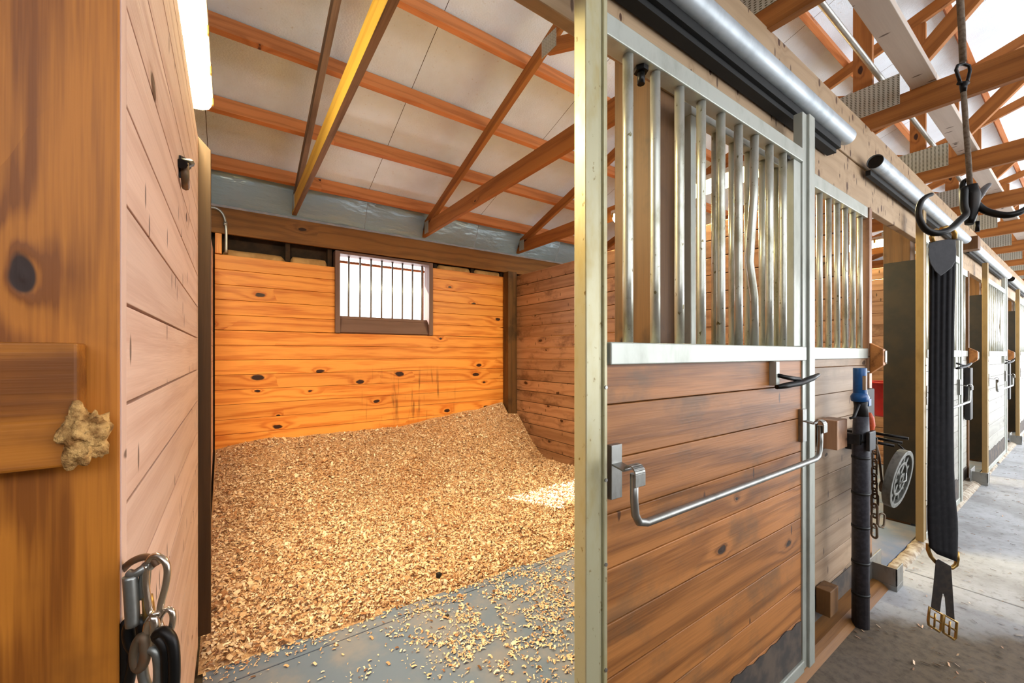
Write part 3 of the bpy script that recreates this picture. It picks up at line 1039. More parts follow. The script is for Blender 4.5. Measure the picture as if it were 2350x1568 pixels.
# black taped pole with blue head
xp, yp = 2.478, 0.645
t = thing('taped_pole', (xp, yp, 0), 'tall black taped pole with bright blue head standing against the near stall front', 'pole')
b = MB()
b.tube([(xp - 0.004, yp, 0.0), (xp, yp, 0.86), (xp + 0.004, yp, 1.0)], [0.034, 0.034, 0.030], 16)
pole = b.build('pole_shaft', M['tape'], t)
for z in (0.15, 0.30, 0.47, 0.63, 0.80, 0.88):
    b = MB(); b.tube([(xp - 0.002, yp, z), (xp - 0.002, yp, z + 0.012)], 0.0358, 16)
    b.build('tape_band', M['black'], pole)
b = MB(); b.tube([(xp + 0.002, yp, 0.90), (xp + 0.004, yp, 1.02)], [0.031, 0.027], 14); b.build('grey_wrap', M['greytape'], t)
b = MB(); b.tube([(xp + 0.003, yp, 1.00), (xp + 0.002, yp, 1.05), (xp - 0.004, yp, 1.09)], [0.029, 0.026, 0.030], 14); b.build('collar', M['black'], t)
b = MB()
b.tube([(xp - 0.012, yp, 1.075), (xp - 0.014, yp, 1.095), (xp - 0.012, yp, 1.11)], [0.034, 0.036, 0.028], 14)
b.tube([(xp - 0.012, yp, 1.10), (xp - 0.012, yp, 1.232)], 0.026, 14)
b.box((xp + 0.004, yp - 0.03, 1.05), (xp + 0.04, yp + 0.01, 1.085), 2)
hd = b.build('blue_head', M['blue'], t, bevel=0.002)
b = MB(); b.box((xp - 0.033, yp - 0.027, 1.13), (xp - 0.016, yp - 0.015, 1.195), 2); b.build('label_strip', M['pine_pale'], hd)
b = MB(); b.tube([(xp + 0.02, yp - 0.01, 1.21), (xp + 0.024, yp - 0.012, 1.14), (xp + 0.018, yp - 0.018, 1.10), (xp + 0.004, yp - 0.026, 1.075)], 0.005, 8); b.build('white_tube', M['white_plastic'], hd)
b = MB(); b.tube([(xp + 0.01, yp - 0.01, 1.215), (xp + 0.065, yp - 0.012, 1.212)], 0.006, 8); b.build('pin', M['iron'], hd)
b = MB()
pts = [(xp + 0.045, yp - 0.02, 1.015), (xp + 0.052, yp - 0.022, 0.99), (xp + 0.055, yp - 0.023, 0.955), (xp + 0.05, yp - 0.022, 0.91)]
b.tube(pts, [0.008, 0.016, 0.018, 0.010], 12); b.build('orange_tag', M['orange'], t)
b = MB(); b.tube([(xp - 0.03, yp, 1.06), (xp - 0.06, yp + 0.01, 1.0), (xp - 0.075, yp + 0.02, 0.995)], [0.008, 0.007, 0.006], 8); b.build('side_strap', M['black'], t)
b = MB()
b.box((xp - 0.055, yp - 0.012, 0.87), (xp - 0.02, yp + 0.10, 0.92), 0)
b.box((xp - 0.045, yp - 0.045, 0.845), (xp + 0.045, yp - 0.03, 0.935), 2)
b.build('pole_clamp', M['black'], t, bevel=0.004)

# wall rack with three prongs
xr, yr_ = 2.72, 0.715
t = thing('prong_rack', (xr, yr_, 0.85), 'black three-pronged iron rack on the bumper board above the hanging chain', 'rack')
b = MB(); b.box((xr - 0.06, yr_ - 0.02, 0.80), (xr + 0.125, Y_F - 0.002, 0.90), 2); b.build('rack_plate', M['iron'], t, bevel=0.003)
for (dx, z, L) in ((0.02, 0.845, 0.11), (0.06, 0.885, 0.155), (0.12, 0.85, 0.12)):
    b = MB(); b.tube([(xr + dx, yr_ - 0.02, z), (xr + dx + 0.02, yr_ - 0.02 - L, z - 0.012 + 0.0)], 0.0075, 10)
    b.build('prong', M['iron'], t)

# hanging chain of that rack
def link_pts(c, ax, side, a, bw, n=14):
    ax, side = Vector(ax).normalized(), Vector(side).normalized()
    pts = []
    for i in range(n):
        th = 2 * math.pi * i / n
        s, co = math.sin(th), math.cos(th)
        pts.append(Vector(c) + ax * ((a - bw) * (1 if co > 0 else -1) + bw * co if abs(co) > 1e-6 else 0) + side * (bw * s))
    return pts


xc, yc = 2.73, 0.655
t = thing('hanging_chain', (xc, yc, 0.33), 'rusty steel chain hanging beside the black pole with a loose link below', 'chain')
z = 0.845
i = 0
R = Vector((SY, -CY, 0)); Dv = Vector((CY, SY, 0))
while z > 0.35:
    side = R if i % 2 == 0 else Dv
    b = MB()
    big = 1.35 if z < 0.56 else 1.0
    b.tube(link_pts((xc + 0.004 * math.sin(i), yc, z), (0, 0, 1), side, 0.026 * big, 0.012 * big), 0.0042 * big, 8, closed=True)
    b.build('chain_link', M['rusty'], t)
    z -= 0.038 * big
    i += 1
b = MB(); b.tube(link_pts((xc + 0.03, yc - 0.02, 0.44), (0.3, 0, 1), R, 0.034, 0.016), 0.005, 8, closed=True); b.build('chain_link', M['rusty'], t)
b = MB(); b.tube([(xc, yc - 0.01, 0.862), (xc, yc, 0.872), (xc, yc + 0.02, 0.872), (xc, yc + 0.0405, 0.86)], 0.005, 8); b.build('chain_hook', M['iron'], t)

# cable with a plug
t = thing('power_cable', (2.74, 0.62, 0.6), 'brown electric cable with plug hanging between the chain and the round disc', 'cable')
b = MB(); b.tube([(2.815, 0.70, 0.862), at(2004, 1005, 2.16), at(2012, 1022, 2.16), at(2018, 1050, 2.15), at(2021, 1080, 2.15), at(2024, 1108, 2.15)], 0.0055, 8); b.build('cable', M['rusty'], t)
b = MB(); b.tube([at(2024, 1106, 2.15), at(2026, 1116, 2.15), at(2027, 1128, 2.15)], [0.009, 0.017, 0.016], 12); pl = b.build('plug', M['cord'], t)
for o in (-3, 3):
    b = MB(); b.tube([at(2027 + o, 1127, 2.15), at(2027 + o, 1137, 2.15)], 0.003, 6); b.build('plug_pin', M['brass'], pl)

# round pierced cast disc leaning in front of the prongs
t = thing('pierced_disc', (2.86, 0.575, 0.49), 'round grey cast metal disc pierced with holes hanging beside the black pole', 'disc')
cD = Vector((2.77, 0.575, 0.671))
nD = Vector((-0.03, -1.0, 0.0)).normalized()
upD = (Vector((0.10, -0.16, 1.0)))
upD = (upD - nD * upD.dot(nD)).normalized()
upD = (upD + nD * 0.16).normalized()
sdD = upD.cross(nD).normalized()
nD = sdD.cross(upD).normalized()
if nD.y > 0: nD = -nD
ring = lambda rr, off, n=48: [cD + nD * off + upD * (rr * math.cos(2 * math.pi * i / n)) + sdD * (rr * math.sin(2 * math.pi * i / n)) for i in range(n)]


def annulus(b, r0, r1, t0, t1, n=48):
    a, c, d, e = ring(r0, t0, n), ring(r1, t0, n), ring(r1, t1, n), ring(r0, t1, n)
    vs = a + c + d + e
    fs = []
    for i in range(n):
        j = (i + 1) % n
        fs += [(i, n + i, n + j, j), (n + i, 2 * n + i, 2 * n + j, n + j), (2 * n + i, 3 * n + i, 3 * n + j, 2 * n + j), (3 * n + i, i, j, 3 * n + j)]
    b.add(vs, fs)


b = MB()
annulus(b, 0.127, 0.149, -0.016, 0.018)
annulus(b, 0.074, 0.088, -0.008, 0.012)
annulus(b, 0.012, 0.030, -0.012, 0.016)
for i in range(12):
    a = 2 * math.pi * i / 12
    d = upD * math.cos(a) + sdD * math.sin(a)
    b.beam(cD + d * 0.085, cD + d * 0.134, 0.016, 0.016, nD)
for i in range(6):
    a = 2 * math.pi * (i + 0.25) / 6
    d = upD * math.cos(a) + sdD * math.sin(a)
    b.beam(cD + d * 0.028, cD + d * 0.076, 0.02, 0.016, nD)
b.build('disc_casting', M['cast'], t, bevel=0.002)
b = MB(); annulus(b, 0.0, 0.133, -0.014, -0.010); b.build('disc_back', M['iron'], t)
b = MB(); b.tube([cD + nD * 0.016 + sdD * -0.035 - upD * 0.02, cD + nD * 0.03, cD + nD * 0.016 + sdD * 0.04 + upD * 0.03], 0.004, 8); b.build('wire_handle', M['steel'], t)
b = MB(); b.tube([cD + upD * 0.145, (2.80, 0.58, 0.838)], 0.004, 6); b.build('hanger_wire', M['iron'], t)

# red bucket in the second stall, its side seen in the doorway
t = thing('feed_bucket', (4.45, 1.20, 0.85), 'red plastic feed bucket in the second stall, seen between pole and dark post', 'bucket')
cB = at(2047, 880, 3.9)
b = MB()
prof = [(0.13, -0.32), (0.15, -0.30), (0.19, 0.0), (0.20, 0.0), (0.20, 0.015), (0.185, 0.015), (0.18, 0.0), (0.14, -0.29), (0.0, -0.29)]
n = 32
vs = [Vector((cB.x + r * math.cos(2 * math.pi * i / n), cB.y + r * math.sin(2 * math.pi * i / n), cB.z + z)) for r, z in prof for i in range(n)]
fs = [(j * n + i, j * n + (i + 1) % n, (j + 1) * n + (i + 1) % n, (j + 1) * n + i) for j in range(len(prof) - 1) for i in range(n)]
fs.append(tuple(range(n))[::-1])
b.add(vs, fs, None, None, True)
b.build('bucket_shell', M['red'], t)
b = MB(); b.tube([cB + Vector((0.2 * math.cos(a), 0.05 * math.sin(a) * 0, 0.01 + 0.12 * math.sin(a))) for a in [math.pi * i / 10 for i in range(11)]], 0.004, 6)
b.build('bucket_bail', M['steel'], t)
t.location.z = t.location.z

# ------------------------------------------------------------------ girth on the tack hook
gt = thing('girth', at(2163, 900, 1.25), 'long black padded girth hanging from the left prong of the tack hook', 'girth')
Rv = Vector((SY, -CY, 0)); Fv = Vector((CY, SY, 0))
secs = [(556, 2132, 2193), (575, 2131, 2194), (600, 2131, 2194), (640, 2132, 2193), (720, 2132, 2191), (800, 2131, 2190), (900, 2130, 2189), (1000, 2129, 2189),
        (1080, 2128, 2190), (1140, 2128, 2193), (1190, 2128, 2198), (1225, 2129, 2199), (1255, 2132, 2198), (1272, 2150, 2196)]
b = MB()
NU = 28
vs, gs = [], []
for si, (py, xa, xb) in enumerate(secs):
    rib = 1.0 if py < 760 else max(0.12, 1 - (py - 760) / 260)
    for side in (-1, 1):
        for i in range(NU + 1):
            u = i / NU
            px = xa + (xb - xa) * u
            yy = py + (18 * u if py > 1230 else 0) - (10 * u if py < 560 else 0)
            thick = 0.007 * math.sqrt(max(0.0, 1 - (2 * u - 1) ** 4)) + 0.0005
            if side == -1:
                thick += 0.004 * rib * (abs(math.sin(u * math.pi * 4.5)) - 0.4) * (1 if 0.05 < u < 0.95 else 0)
            vs.append(at(px, yy, 1.25 + side * thick + 0.012 * math.sin(py / 260.0)))
row = 2 * (NU + 1)
fs = []
for s in range(len(secs) - 1):
    for i in range(NU):
        a = s * row + i
        fs.append((a, a + 1, a + row + 1, a + row))
        c = s * row + NU + 1 + i
        fs.append((c + 1, c, c + row, c + row + 1))
    fs.append((s * row, s * row + row, s * row + row + NU + 1, s * row + NU + 1))
    fs.append((s * row + NU, s * row + 2 * NU + 1, s * row + row + 2 * NU + 1, s * row + row + NU))
for s in (0, len(secs) - 1):
    for i in range(NU):
        a = s * row + i
        q = (a, a + NU + 1, a + NU + 2, a + 1)
        fs.append(q if s == 0 else q[::-1])
b.add(vs, fs, None, None, True)
b.build('girth_body', M['strap'], gt)
b = MB()
sh = [(2132, 558), (2150, 553), (2175, 549), (2192, 550), (2195, 575), (2194, 597), (2186, 612), (2172, 624), (2158, 634), (2145, 622), (2135, 605), (2130, 585)]
p0 = [at(x, y, 1.225) for x, y in sh]
b.prism(p0, ray(2160, 590) * 0.006)
b.build('leather_patch', M['leather'], gt, bevel=0.002)
for pts, nm in (([(2142, 556), (2138, 545), (2140, 533), (2150, 528)], 'girth_loop'), ([(2160, 526), (2172, 522), (2184, 526), (2191, 536), (2190, 549)], 'girth_loop')):
    b = MB(); b.tube([at(x, y, 1.232) for x, y in pts], 0.0062, 10); b.build(nm, M['brass'], gt)
b = MB()
b.tube([at(x, y, 1.245) for x, y in ((2130, 1248), (2130, 1262), (2136, 1277), (2147, 1290), (2165, 1301), (2184, 1304), (2194, 1297), (2197, 1283), (2196, 1266))], 0.0055, 10)
b.build('girth_ring', M['brass'], gt)
b = MB()
poly = [(2147, 1288), (2153, 1283), (2176, 1296), (2183, 1300), (2187, 1360), (2191, 1424), (2171, 1412), (2168, 1372), (2164, 1362), (2161, 1375), (2157, 1408), (2136, 1394), (2142, 1340)]
b.prism([at(x, y, 1.236) for x, y in poly], ray(2165, 1350) * 0.006)
fork = b.build('leather_fork', M['leather_brown'], gt, bevel=0.0015)
for cx0 in (0, 1):
    o = Vector((34, 18, 0)) * cx0
    q = [(2133, 1394), (2130, 1425), (2131, 1434), (2155, 1450), (2159, 1446), (2162, 1410)]
    q = [(x + o.x, y + o.y) for x, y in q]
    b = MB()
    b.tube([at(x, y, 1.238) for x, y in q], 0.0036, 8, closed=True)
    m1 = [(2131 + o.x, 1412 + o.y), (2160 + o.x, 1430 + o.y)]
    b.tube([at(x, y, 1.238) for x, y in m1], 0.0028, 8)
    b.tube([at(2146 + o.x, 1408 + o.y, 1.234), at(2144 + o.x, 1440 + o.y, 1.234)], 0.0025, 8)
    b.build('buckle', M['brass'], fork)

# tack hook with four prongs on a cord
ht = thing('tack_hook', at(2215, 470, 1.25), 'black iron four-pronged tack hook hanging from a cord over the aisle', 'hook')
b = MB()
b.tube([at(x, y, d) for x, y, d in ((2226, 425, 1.255), (2230, 450, 1.255), (2229, 480, 1.255), (2226, 505, 1.255), (2224, 515, 1.255))], [0.016, 0.020, 0.018, 0.013, 0.010], 12)
b.tube([at(2243, 508, 1.255), at(2243, 532, 1.255)], 0.0055, 8)
b.build('hook_stem', M['iron'], ht)
P1 = [(2213, 432, 1.25), (2212, 470, 1.245), (2216, 492, 1.24), (2203, 506, 1.235), (2186, 522, 1.23), (2168, 532, 1.225), (2145, 535, 1.225), (2125, 527, 1.225), (2112, 508, 1.225), (2108, 487, 1.225), (2113, 465, 1.225), (2125, 452, 1.225), (2139, 446, 1.225)]
P2 = [(2226, 440, 1.25), (2240, 466, 1.25), (2258, 482, 1.24), (2285, 491, 1.22), (2315, 494, 1.20), (2345, 485, 1.19), (2372, 464, 1.19), (2378, 435, 1.19), (2366, 415, 1.19)]
P3 = [(2236, 465, 1.26), (2246, 452, 1.27), (2254, 440, 1.29), (2262, 431, 1.31), (2270, 424, 1.33)]
P4 = [(2218, 480, 1.26), (2210, 460, 1.28), (2208, 435, 1.29), (2212, 418, 1.29), (2222, 413, 1.28), (2228, 420, 1.27)]
for P_, r0 in ((P1, 0.0098), (P2, 0.0098), (P3, 0.010), (P4, 0.008)):
    b = MB()
    n = len(P_)
    # smooth the path
    pts = [at(*p) for p in P_]
    fine = []
    for i in range(n - 1):
        p_1, p0_, p1_, p2_ = pts[max(i - 1, 0)], pts[i], pts[i + 1], pts[min(i + 2, n - 1)]
        for s in range(4):
            q = s / 4
            fine.append(0.5 * ((2 * p0_) + (p1_ - p_1) * q + (2 * p_1 - 5 * p0_ + 4 * p1_ - p2_) * q * q + (3 * p0_ - p_1 - 3 * p1_ + p2_) * q ** 3))
    fine.append(pts[-1])
    rr = [r0 * (1 - 0.45 * (i / len(fine)) ** 3) for i in range(len(fine))]
    b.tube(fine, rr, 12)
    b.build('hook_prong', M['iron'], ht)
ct = thing('hook_cord', (1.80, 0.26, 2.0), 'worn cord with metal snap link from which the tack hook hangs', 'cord')
top = Vector((1.806, 0.245, 2.60))
b = MB()
b.tube([(1.806, 0.245, 2.77), top, at(2207, 60, 1.25), at(2210, 142, 1.25)], 0.0085, 10)
b.tube([(1.74, 0.245, 2.765), (1.77, 0.245, 2.775), (1.806, 0.245, 2.77)], 0.0085, 8)
b.tube([(1.74, 0.245, 2.765), (1.738, 0.245, 2.60), (1.77, 0.245, 2.595), top], 0.0085, 8)
b.build('cord_rope', M['cord'], ct)
b = MB()
b.tube([at(x, y, 1.25) for x, y in ((2204, 192), (2200, 178), (2194, 160), (2198, 150), (2211, 147), (2224, 151), (2226, 162), (2222, 180), (2218, 192))], 0.0045, 10)
b.tube([at(2199, 191, 1.25), at(2222, 191, 1.25)], 0.0055, 8)
b.tube([at(2211, 190, 1.25), at(2211, 212, 1.25)], [0.010, 0.007], 10)
b.build('snap_link', M['iron'], ct)
b = MB()
b.tube([at(2211, 206, 1.25), at(2216, 280, 1.25), at(2222, 360, 1.25), at(2226, 428, 1.255)], 0.0068, 10)
b.build('cord_rope', M['cord'], ct)

# ------------------------------------------------------------------ left foreground fittings
b = MB()
b.box((-0.27, 0.642, 1.176), (-0.1385, 0.679, 1.312), 0)
tag(b.build('post_block', M['post'], bevel=0.003), 'short wood block nailed flat on the left foreground post', 'block')
b = MB()
cN = aty(195, 1000, 0.648)
vs, fs = [], []
nu, nv = 36, 24
for j in range(nv + 1):
    for i in range(nu):
        th, ph = 2 * math.pi * i / nu, math.pi * j / nv
        d = Vector((math.cos(th) * math.sin(ph), math.sin(th) * math.sin(ph), math.cos(ph)))
        r = 0.9 + 0.45 * mnoise.noise(d * 2.0 + Vector((3, 1, 4))) + 0.22 * mnoise.noise(d * 6.0)
        vs.append(cN + Vector((d.x * 0.021, d.y * 0.022, d.z * 0.032)) * r)
for j in range(nv):
    for i in range(nu):
        fs.append((j * nu + i, (j + 1) * nu + i, (j + 1) * nu + (i + 1) % nu, j * nu + (i + 1) % nu))
b.add(vs, fs, None, None, True)
tag(b.build('wasp_nest', M['nest']), 'crumbly tan clump stuck at the corner of the block on the left post', 'nest')

# chrome carabiner with a snap and chain beside the post
DC = 0.50
pc = lambda pts, d=DC: [at(p[0], p[1], (p[2] if len(p) > 2 else d)) for p in pts]
sm = lambda pts: pts


def catmull(pts, n=5, closed=False):
    out = []
    m = len(pts)
    for i in range(m if closed else m - 1):
        g = (lambda k: pts[k % m]) if closed else (lambda k: pts[min(max(k, 0), m - 1)])
        a, b_, c, d = g(i - 1), g(i), g(i + 1), g(i + 2)
        for s in range(n):
            q = s / n
            out.append(0.5 * ((2 * b_) + (c - a) * q + (2 * a - 5 * b_ + 4 * c - d) * q * q + (3 * b_ - a - 3 * c + d) * q ** 3))
    if not closed:
        out.append(pts[-1])
    return out


t = thing('eye_hook', at(270, 1320, DC), 'curved rusty hook in the side of the left post holding the carabiner', 'hook')
b = MB(); b.tube(catmull(pc([(262, 1330, .52), (278, 1312, .515), (300, 1291), (330, 1279), (352, 1284), (362, 1298)])), 0.0042, 10); b.build('hook_arm', M['rusty'], t)
t = thing('carabiner', at(335, 1340, DC), 'chrome carabiner hanging on the hook beside the left post', 'carabiner')
b = MB()
b.tube(catmull(pc([(340, 1290, .497), (355, 1276, .497), (375, 1284, .497), (384, 1306, .497), (381, 1340, .497), (372, 1375, .497), (366, 1402, .497), (356, 1414, .497), (344, 1402, .497), (338, 1370, .497), (334, 1330, .497)]), closed=True), 0.0038, 12)
b.build('carabiner_body', M['chrome'], t)
b = MB(); b.tube(pc([(357, 1404, .495), (356, 1412, .494)]), 0.006, 12); b.build('carabiner_hinge', M['chrome'], t)
t = thing('snap_hook', at(310, 1380, DC), 'grey and brass double snap hook hanging inside the carabiner', 'snap hook')
b = MB()
b.tube(catmull(pc([(350, 1297), (336, 1300), (332, 1330), (328, 1372)])), [0.006] * 16, 12)
b.tube(catmull(pc([(298, 1322, .49), (302, 1380, .49), (305, 1436, .49)])), 0.0072, 12)
b.tube(catmull(pc([(295, 1316, .492), (308, 1318, .492), (325, 1308, .495), (338, 1298)])), 0.005, 10)
b.build('snap_bar', M['steel'], t)
b = MB(); b.tube(pc([(338, 1368), (343, 1418)]), [0.0055, 0.0065], 12); b.build('brass_barrel', M['brass'], t)
t = thing('post_chain', at(350, 1480, DC), 'dark heavy chain dangling from the carabiner at the bottom left', 'chain')
LINKS = [
    ([(366, 1420), (380, 1400), (393, 1402), (397, 1420), (391, 1446), (380, 1452), (370, 1440)], 0.0036, 'chrome', DC),
    ([(344, 1424), (352, 1418), (356, 1440), (352, 1475), (344, 1482), (338, 1470), (339, 1440)], 0.0052, 'chrome', 0.494),
    ([(360, 1458), (375, 1450), (392, 1466), (399, 1500), (400, 1560), (394, 1590), (384, 1560), (382, 1500), (372, 1474)], 0.0062, 'iron', 0.492),
    ([(298, 1436), (320, 1424), (328, 1440), (326, 1480), (310, 1490), (298, 1470)], 0.0068, 'iron', 0.497),
    ([(330, 1500), (348, 1490), (362, 1505), (364, 1560), (350, 1590), (334, 1570), (326, 1530)], 0.0056, 'steel', 0.492),
    ([(290, 1425), (298, 1470), (308, 1500), (300, 1545), (286, 1600), (276, 1590), (290, 1530), (286, 1470)], 0.0060, 'iron', 0.503),
    ([(318, 1470), (330, 1464), (334, 1500), (326, 1530), (314, 1530), (310, 1500)], 0.0058, 'rusty', 0.490),
]
for pts, r, mt, d in LINKS:
    b = MB(); b.tube(catmull(pc(pts, d), 4, True), r, 10, closed=True); b.build('chain_link', M[mt], t)

# hasp on the left panel
t = thing('hasp_latch', (X_L, 1.66, 1.83), 'small black iron hasp on the pale left panel', 'latch')
q = lambda px, py, x=X_L + 0.001: (lambda r: Vector((0, 0, EYE)) + r * (x / r.x))(ray(px, py))
b = MB()
p = [q(411, 356), q(411, 408), q(436, 385), q(435, 368)]
b.prism(p, (0.004, 0, 0)); b.build('hasp_plate', M['iron'], t)
b = MB(); b.tube([q(424, 376, X_L + 0.012), q(425, 404, X_L + 0.014), q(426, 430, X_L + 0.010)], 0.009, 8); b.build('hasp_bolt', M['rusty'], t)
b = MB(); b.tube([q(417, 376, X_L + 0.008), q(436, 374, X_L + 0.010)], 0.012, 8); b.build('hasp_barrel', M['iron'], t)


# fluorescent fixtures above the partitions
def make_lamp(x, label):
    t = thing('fluorescent_lamp', (x, 2.0, 2.5), label, 'lamp', 'fluorescent lamps')
    y0, y1 = 1.36, 2.61
    w = 0.068
    b = MB()
    prof = [(-w, 2.615), (-w, 2.575), (-w * 0.85, 2.556), (-w * 0.5, 2.545), (0, 2.541), (w * 0.5, 2.545), (w * 0.85, 2.556), (w, 2.575), (w, 2.615)]
    b.prism([(x + a, y0, z) for a, z in prof], (0, y1 - y0, 0))
    b.build('lens', M['lens'], t, bevel=0.006)
    b = MB(); b.box((x - w - 0.008, y0 - 0.01, 2.612), (x + w + 0.008, y1 + 0.01, 2.650), 1)
    hs = b.build('housing', M['white_plastic'], t, bevel=0.003)
    for y in np.linspace(y0 + 0.1, y1 - 0.02, 5):
        for s in (-1, 1):
            b = MB(); b.box((x + s * (w + 0.003), y, 2.58), (x + s * (w + 0.011), y + 0.02, 2.625)); b.build('clip', M['brass'], hs, bevel=0.002)
    b = MB()
    for y in (PUR[3], PUR[4]):
        b.tube([(x, y, 2.60), (x, y, chord_z(y) + 0.10)], 0.002, 6)
    b.build('hanger_wire', M['steel'], t)
    ld = bpy.data.lights.new('lamp_light', 'AREA')
    ld.shape = 'RECTANGLE'; ld.size = 0.14; ld.size_y = 1.22
    ld.energy = LAMP_W
    ld.color = (1.0, 0.84, 0.47)
    ld.spread = math.pi
    lo = bpy.data.objects.new('lamp_light', ld)
    COL.objects.link(lo)
    lo.parent = t
    lo.location = Vector((x, (y0 + y1) / 2, 2.535)) - W[t.name]
    return t


make_lamp(-0.148, 'bright fluorescent lamp with ribbed lens above the pale left panel')
for k in range(1, 4):
    make_lamp(-0.14 + PITCH * k, ['', 'fluorescent lamp above the partition of the second stall', 'fluorescent lamp above the partition of the third stall', 'fluorescent lamp above the farthest partition'][k])

# bent conduit at the back left corner
b = MB()
b.tube(catmull([aty(480, 476, 4.31), aty(495, 478, 4.31), aty(508, 487, 4.31), aty(516, 503, 4.31), aty(519, 530, 4.31), aty(519, 580, 4.33)]), 0.011, 10)
b.tube([aty(517, 510, 4.31), aty(517, 518, 4.31)], 0.016, 10)
tag(b.build('bent_conduit', M['conduit']), 'bent pale conduit dropping past the beam in the back left corner', 'conduit')
b = MB()
b.tube([aty(470, 408, 3.4) + Vector((0.012 * math.cos(a), 0, 0.02 * math.sin(a))) + Vector((0.04, 0, 0)) for a in [i * math.pi / 6 for i in range(12)]], 0.003, 8, closed=True)

# insulation batts above the boards
for k, (xa, xb, za, zb) in enumerate(((-0.055, 0.428, 2.168, 2.225), (0.470, 0.80, 2.168, 2.232), (1.98, 2.428, 2.288, 2.343), (2.47, 2.86, 2.288, 2.343))):
    b = MB()

    def fb(u, v, xa=xa, xb=xb, za=za, zb=zb):
        x = xa + (xb - xa) * u
        a = math.pi * v
        e = min(1.0, min(u, 1 - u) * 14)
        w = 0.005 * mnoise.noise(Vector((x * 9, v * 4, za)))
        return (x, 4.412 - (0.046 * e + w) * math.cos(a), za + ((zb - za) * (0.4 + 0.6 * e) + w) * math.sin(a) ** 0.7)
    b.grid(fb, 30, 12)
    tag(b.build('insulation_batt', M['paper']), ['tan paper insulation batt on the boards beside the bent conduit', 'tan paper insulation batt just left of the barred window', 'tan paper insulation batt just right of the barred window', 'tan paper insulation batt beside the right corner post'][k], 'insulation', 'insulation batts')


# ------------------------------------------------------------------ wood shavings
def bed_h(x, y):
    n = mnoise.noise(Vector((x * 1.6, y * 1.6, 0.3))) * 0.03 + mnoise.noise(Vector((x * 5, y * 5, 1.3))) * 0.014
    edge = 2.05 - 0.035 * x + 0.05 * mnoise.noise(Vector((x * 2.3, 0.2, 5))) + 0.03 * mnoise.noise(Vector((x * 7, 0.2, 5)))
    if x > 1.9:
        edge += (x - 1.9) * 0.15
    e = (y - edge)
    base = 0.075 * (1 - math.exp(-max(e, 0) / 0.35))
    tx = min(max((x + 0.11) / 3.1, 0), 1)
    top = 0.43 + 0.20 * tx + 0.035 * math.sin(x * 2.6 + 0.6)
    start = 3.25 + 0.42 * tx ** 2
    s = min(max((y - start) / (4.36 - start), 0), 1)
    bank = (s ** 1.25) * (top - base)
    if e <= 0:
        return 0.0
    return max(0.0, base + bank + n * min(1, e / 0.25) * (0.6 + 0.6 * s)) + 0.006


hs_ = []
xsn, ysn = 150, 130
vs, fs = [], []
for j in range(ysn + 1):
    for i in range(xsn + 1):
        x = X_L + 0.003 + (X_R - X_L - 0.006) * i / xsn
        y = 1.9 + (Y_B - 0.004 - 1.9) * j / ysn
        h = bed_h(x, y)
        vs.append((x, y, h + 0.012 if h > 0 else 0.0125))
        hs_.append(h)
for j in range(ysn):
    for i in range(xsn):
        a = j * (xsn + 1) + i
        q = (a, a + 1, a + xsn + 2, a + xsn + 1)
        if max(hs_[t_] for t_ in q) > 0 and not any(vs[t_][0] > 2.88 and vs[t_][1] > 4.235 for t_ in q):
            fs.append(q)
nb = len(vs)
NCH = 120000
cx_ = rng.uniform(X_L + 0.015, X_R - 0.015, NCH)
cy_ = 1.95 + (Y_B - 0.02 - 1.95) * rng.random(NCH) ** 1.15
keep_v, keep_f, rn = [], [], []
pts = []
for i in range(NCH):
    h = bed_h(cx_[i], cy_[i])
    if h > 0:
        pts.append((cx_[i], cy_[i], h + 0.012, 0))
# loose shavings thinning out over the mat
def dens(x, y):
    d = 0.0
    for (bx, by, s, a) in ((1.15, 1.72, 0.20, 1.0), (1.45, 1.85, 0.22, 1.0), (0.92, 1.52, 0.16, 0.8), (1.35, 1.5, 0.2, 0.7), (0.6, 1.9, 0.22, 0.25), (1.0, 1.9, 0.25, 0.7), (1.75, 1.8, 0.25, 0.6), (1.0, 1.25, 0.22, 0.35)):
        d += a * math.exp(-((x - bx) ** 2 + (y - by) ** 2) / (2 * s * s))
    c = 0.5 + 0.9 * mnoise.noise(Vector((x * 8, y * 8, 2.2))) + 0.6 * mnoise.noise(Vector((x * 19, y * 19, 4)))
    return 0.012 + d * max(0.02, c) ** 1.6 + 0.5 * math.exp(-max(0, 2.02 - y) / 0.04)


LN = 40000
lx = rng.uniform(X_L + 0.02, 2.9, LN); ly = rng.uniform(0.75, 2.12, LN); lr = rng.random(LN)
for i in range(LN):
    if bed_h(lx[i], ly[i]) <= 0 and lr[i] < dens(lx[i], ly[i]):
        pts.append((lx[i], ly[i], 0.014, 1))
for (xa, xb, ya, yb_, num) in ((3.1, 4.3, 0.9, 2.4, 500), (3.1, 5.5, 2.4, 4.2, 5000)):
    for i in range(num):
        pts.append((random.uniform(xa, xb), random.uniform(ya, yb_), 0.014, 1))
pts = np.array(pts)
pts = pts[~((pts[:, 0] > 2.86) & (pts[:, 0] < 3.02) & (pts[:, 1] > 4.215)) & ~((abs(pts[:, 0] - 1.165) < 0.10) & (abs(pts[:, 1] - 0.877) < 0.11))]
n = len(pts)
L = rng.gamma(2.6, 0.0040, n) + 0.005
L = np.where(pts[:, 3] > 0, L * 0.75, L)
Wd = L * rng.uniform(0.22, 0.6, n)
yaw = rng.uniform(0, 2 * np.pi, n)
til = rng.normal(0, 0.5, n) * np.where(pts[:, 3] > 0, 0.35, 1.0)
rol = rng.normal(0, 0.5, n) * np.where(pts[:, 3] > 0, 0.35, 1.0)
ax = np.stack([np.cos(yaw) * np.cos(til), np.sin(yaw) * np.cos(til), np.sin(til)], 1)
sd0 = np.stack([-np.sin(yaw), np.cos(yaw), np.zeros(n)], 1)
nm = np.cross(ax, sd0)
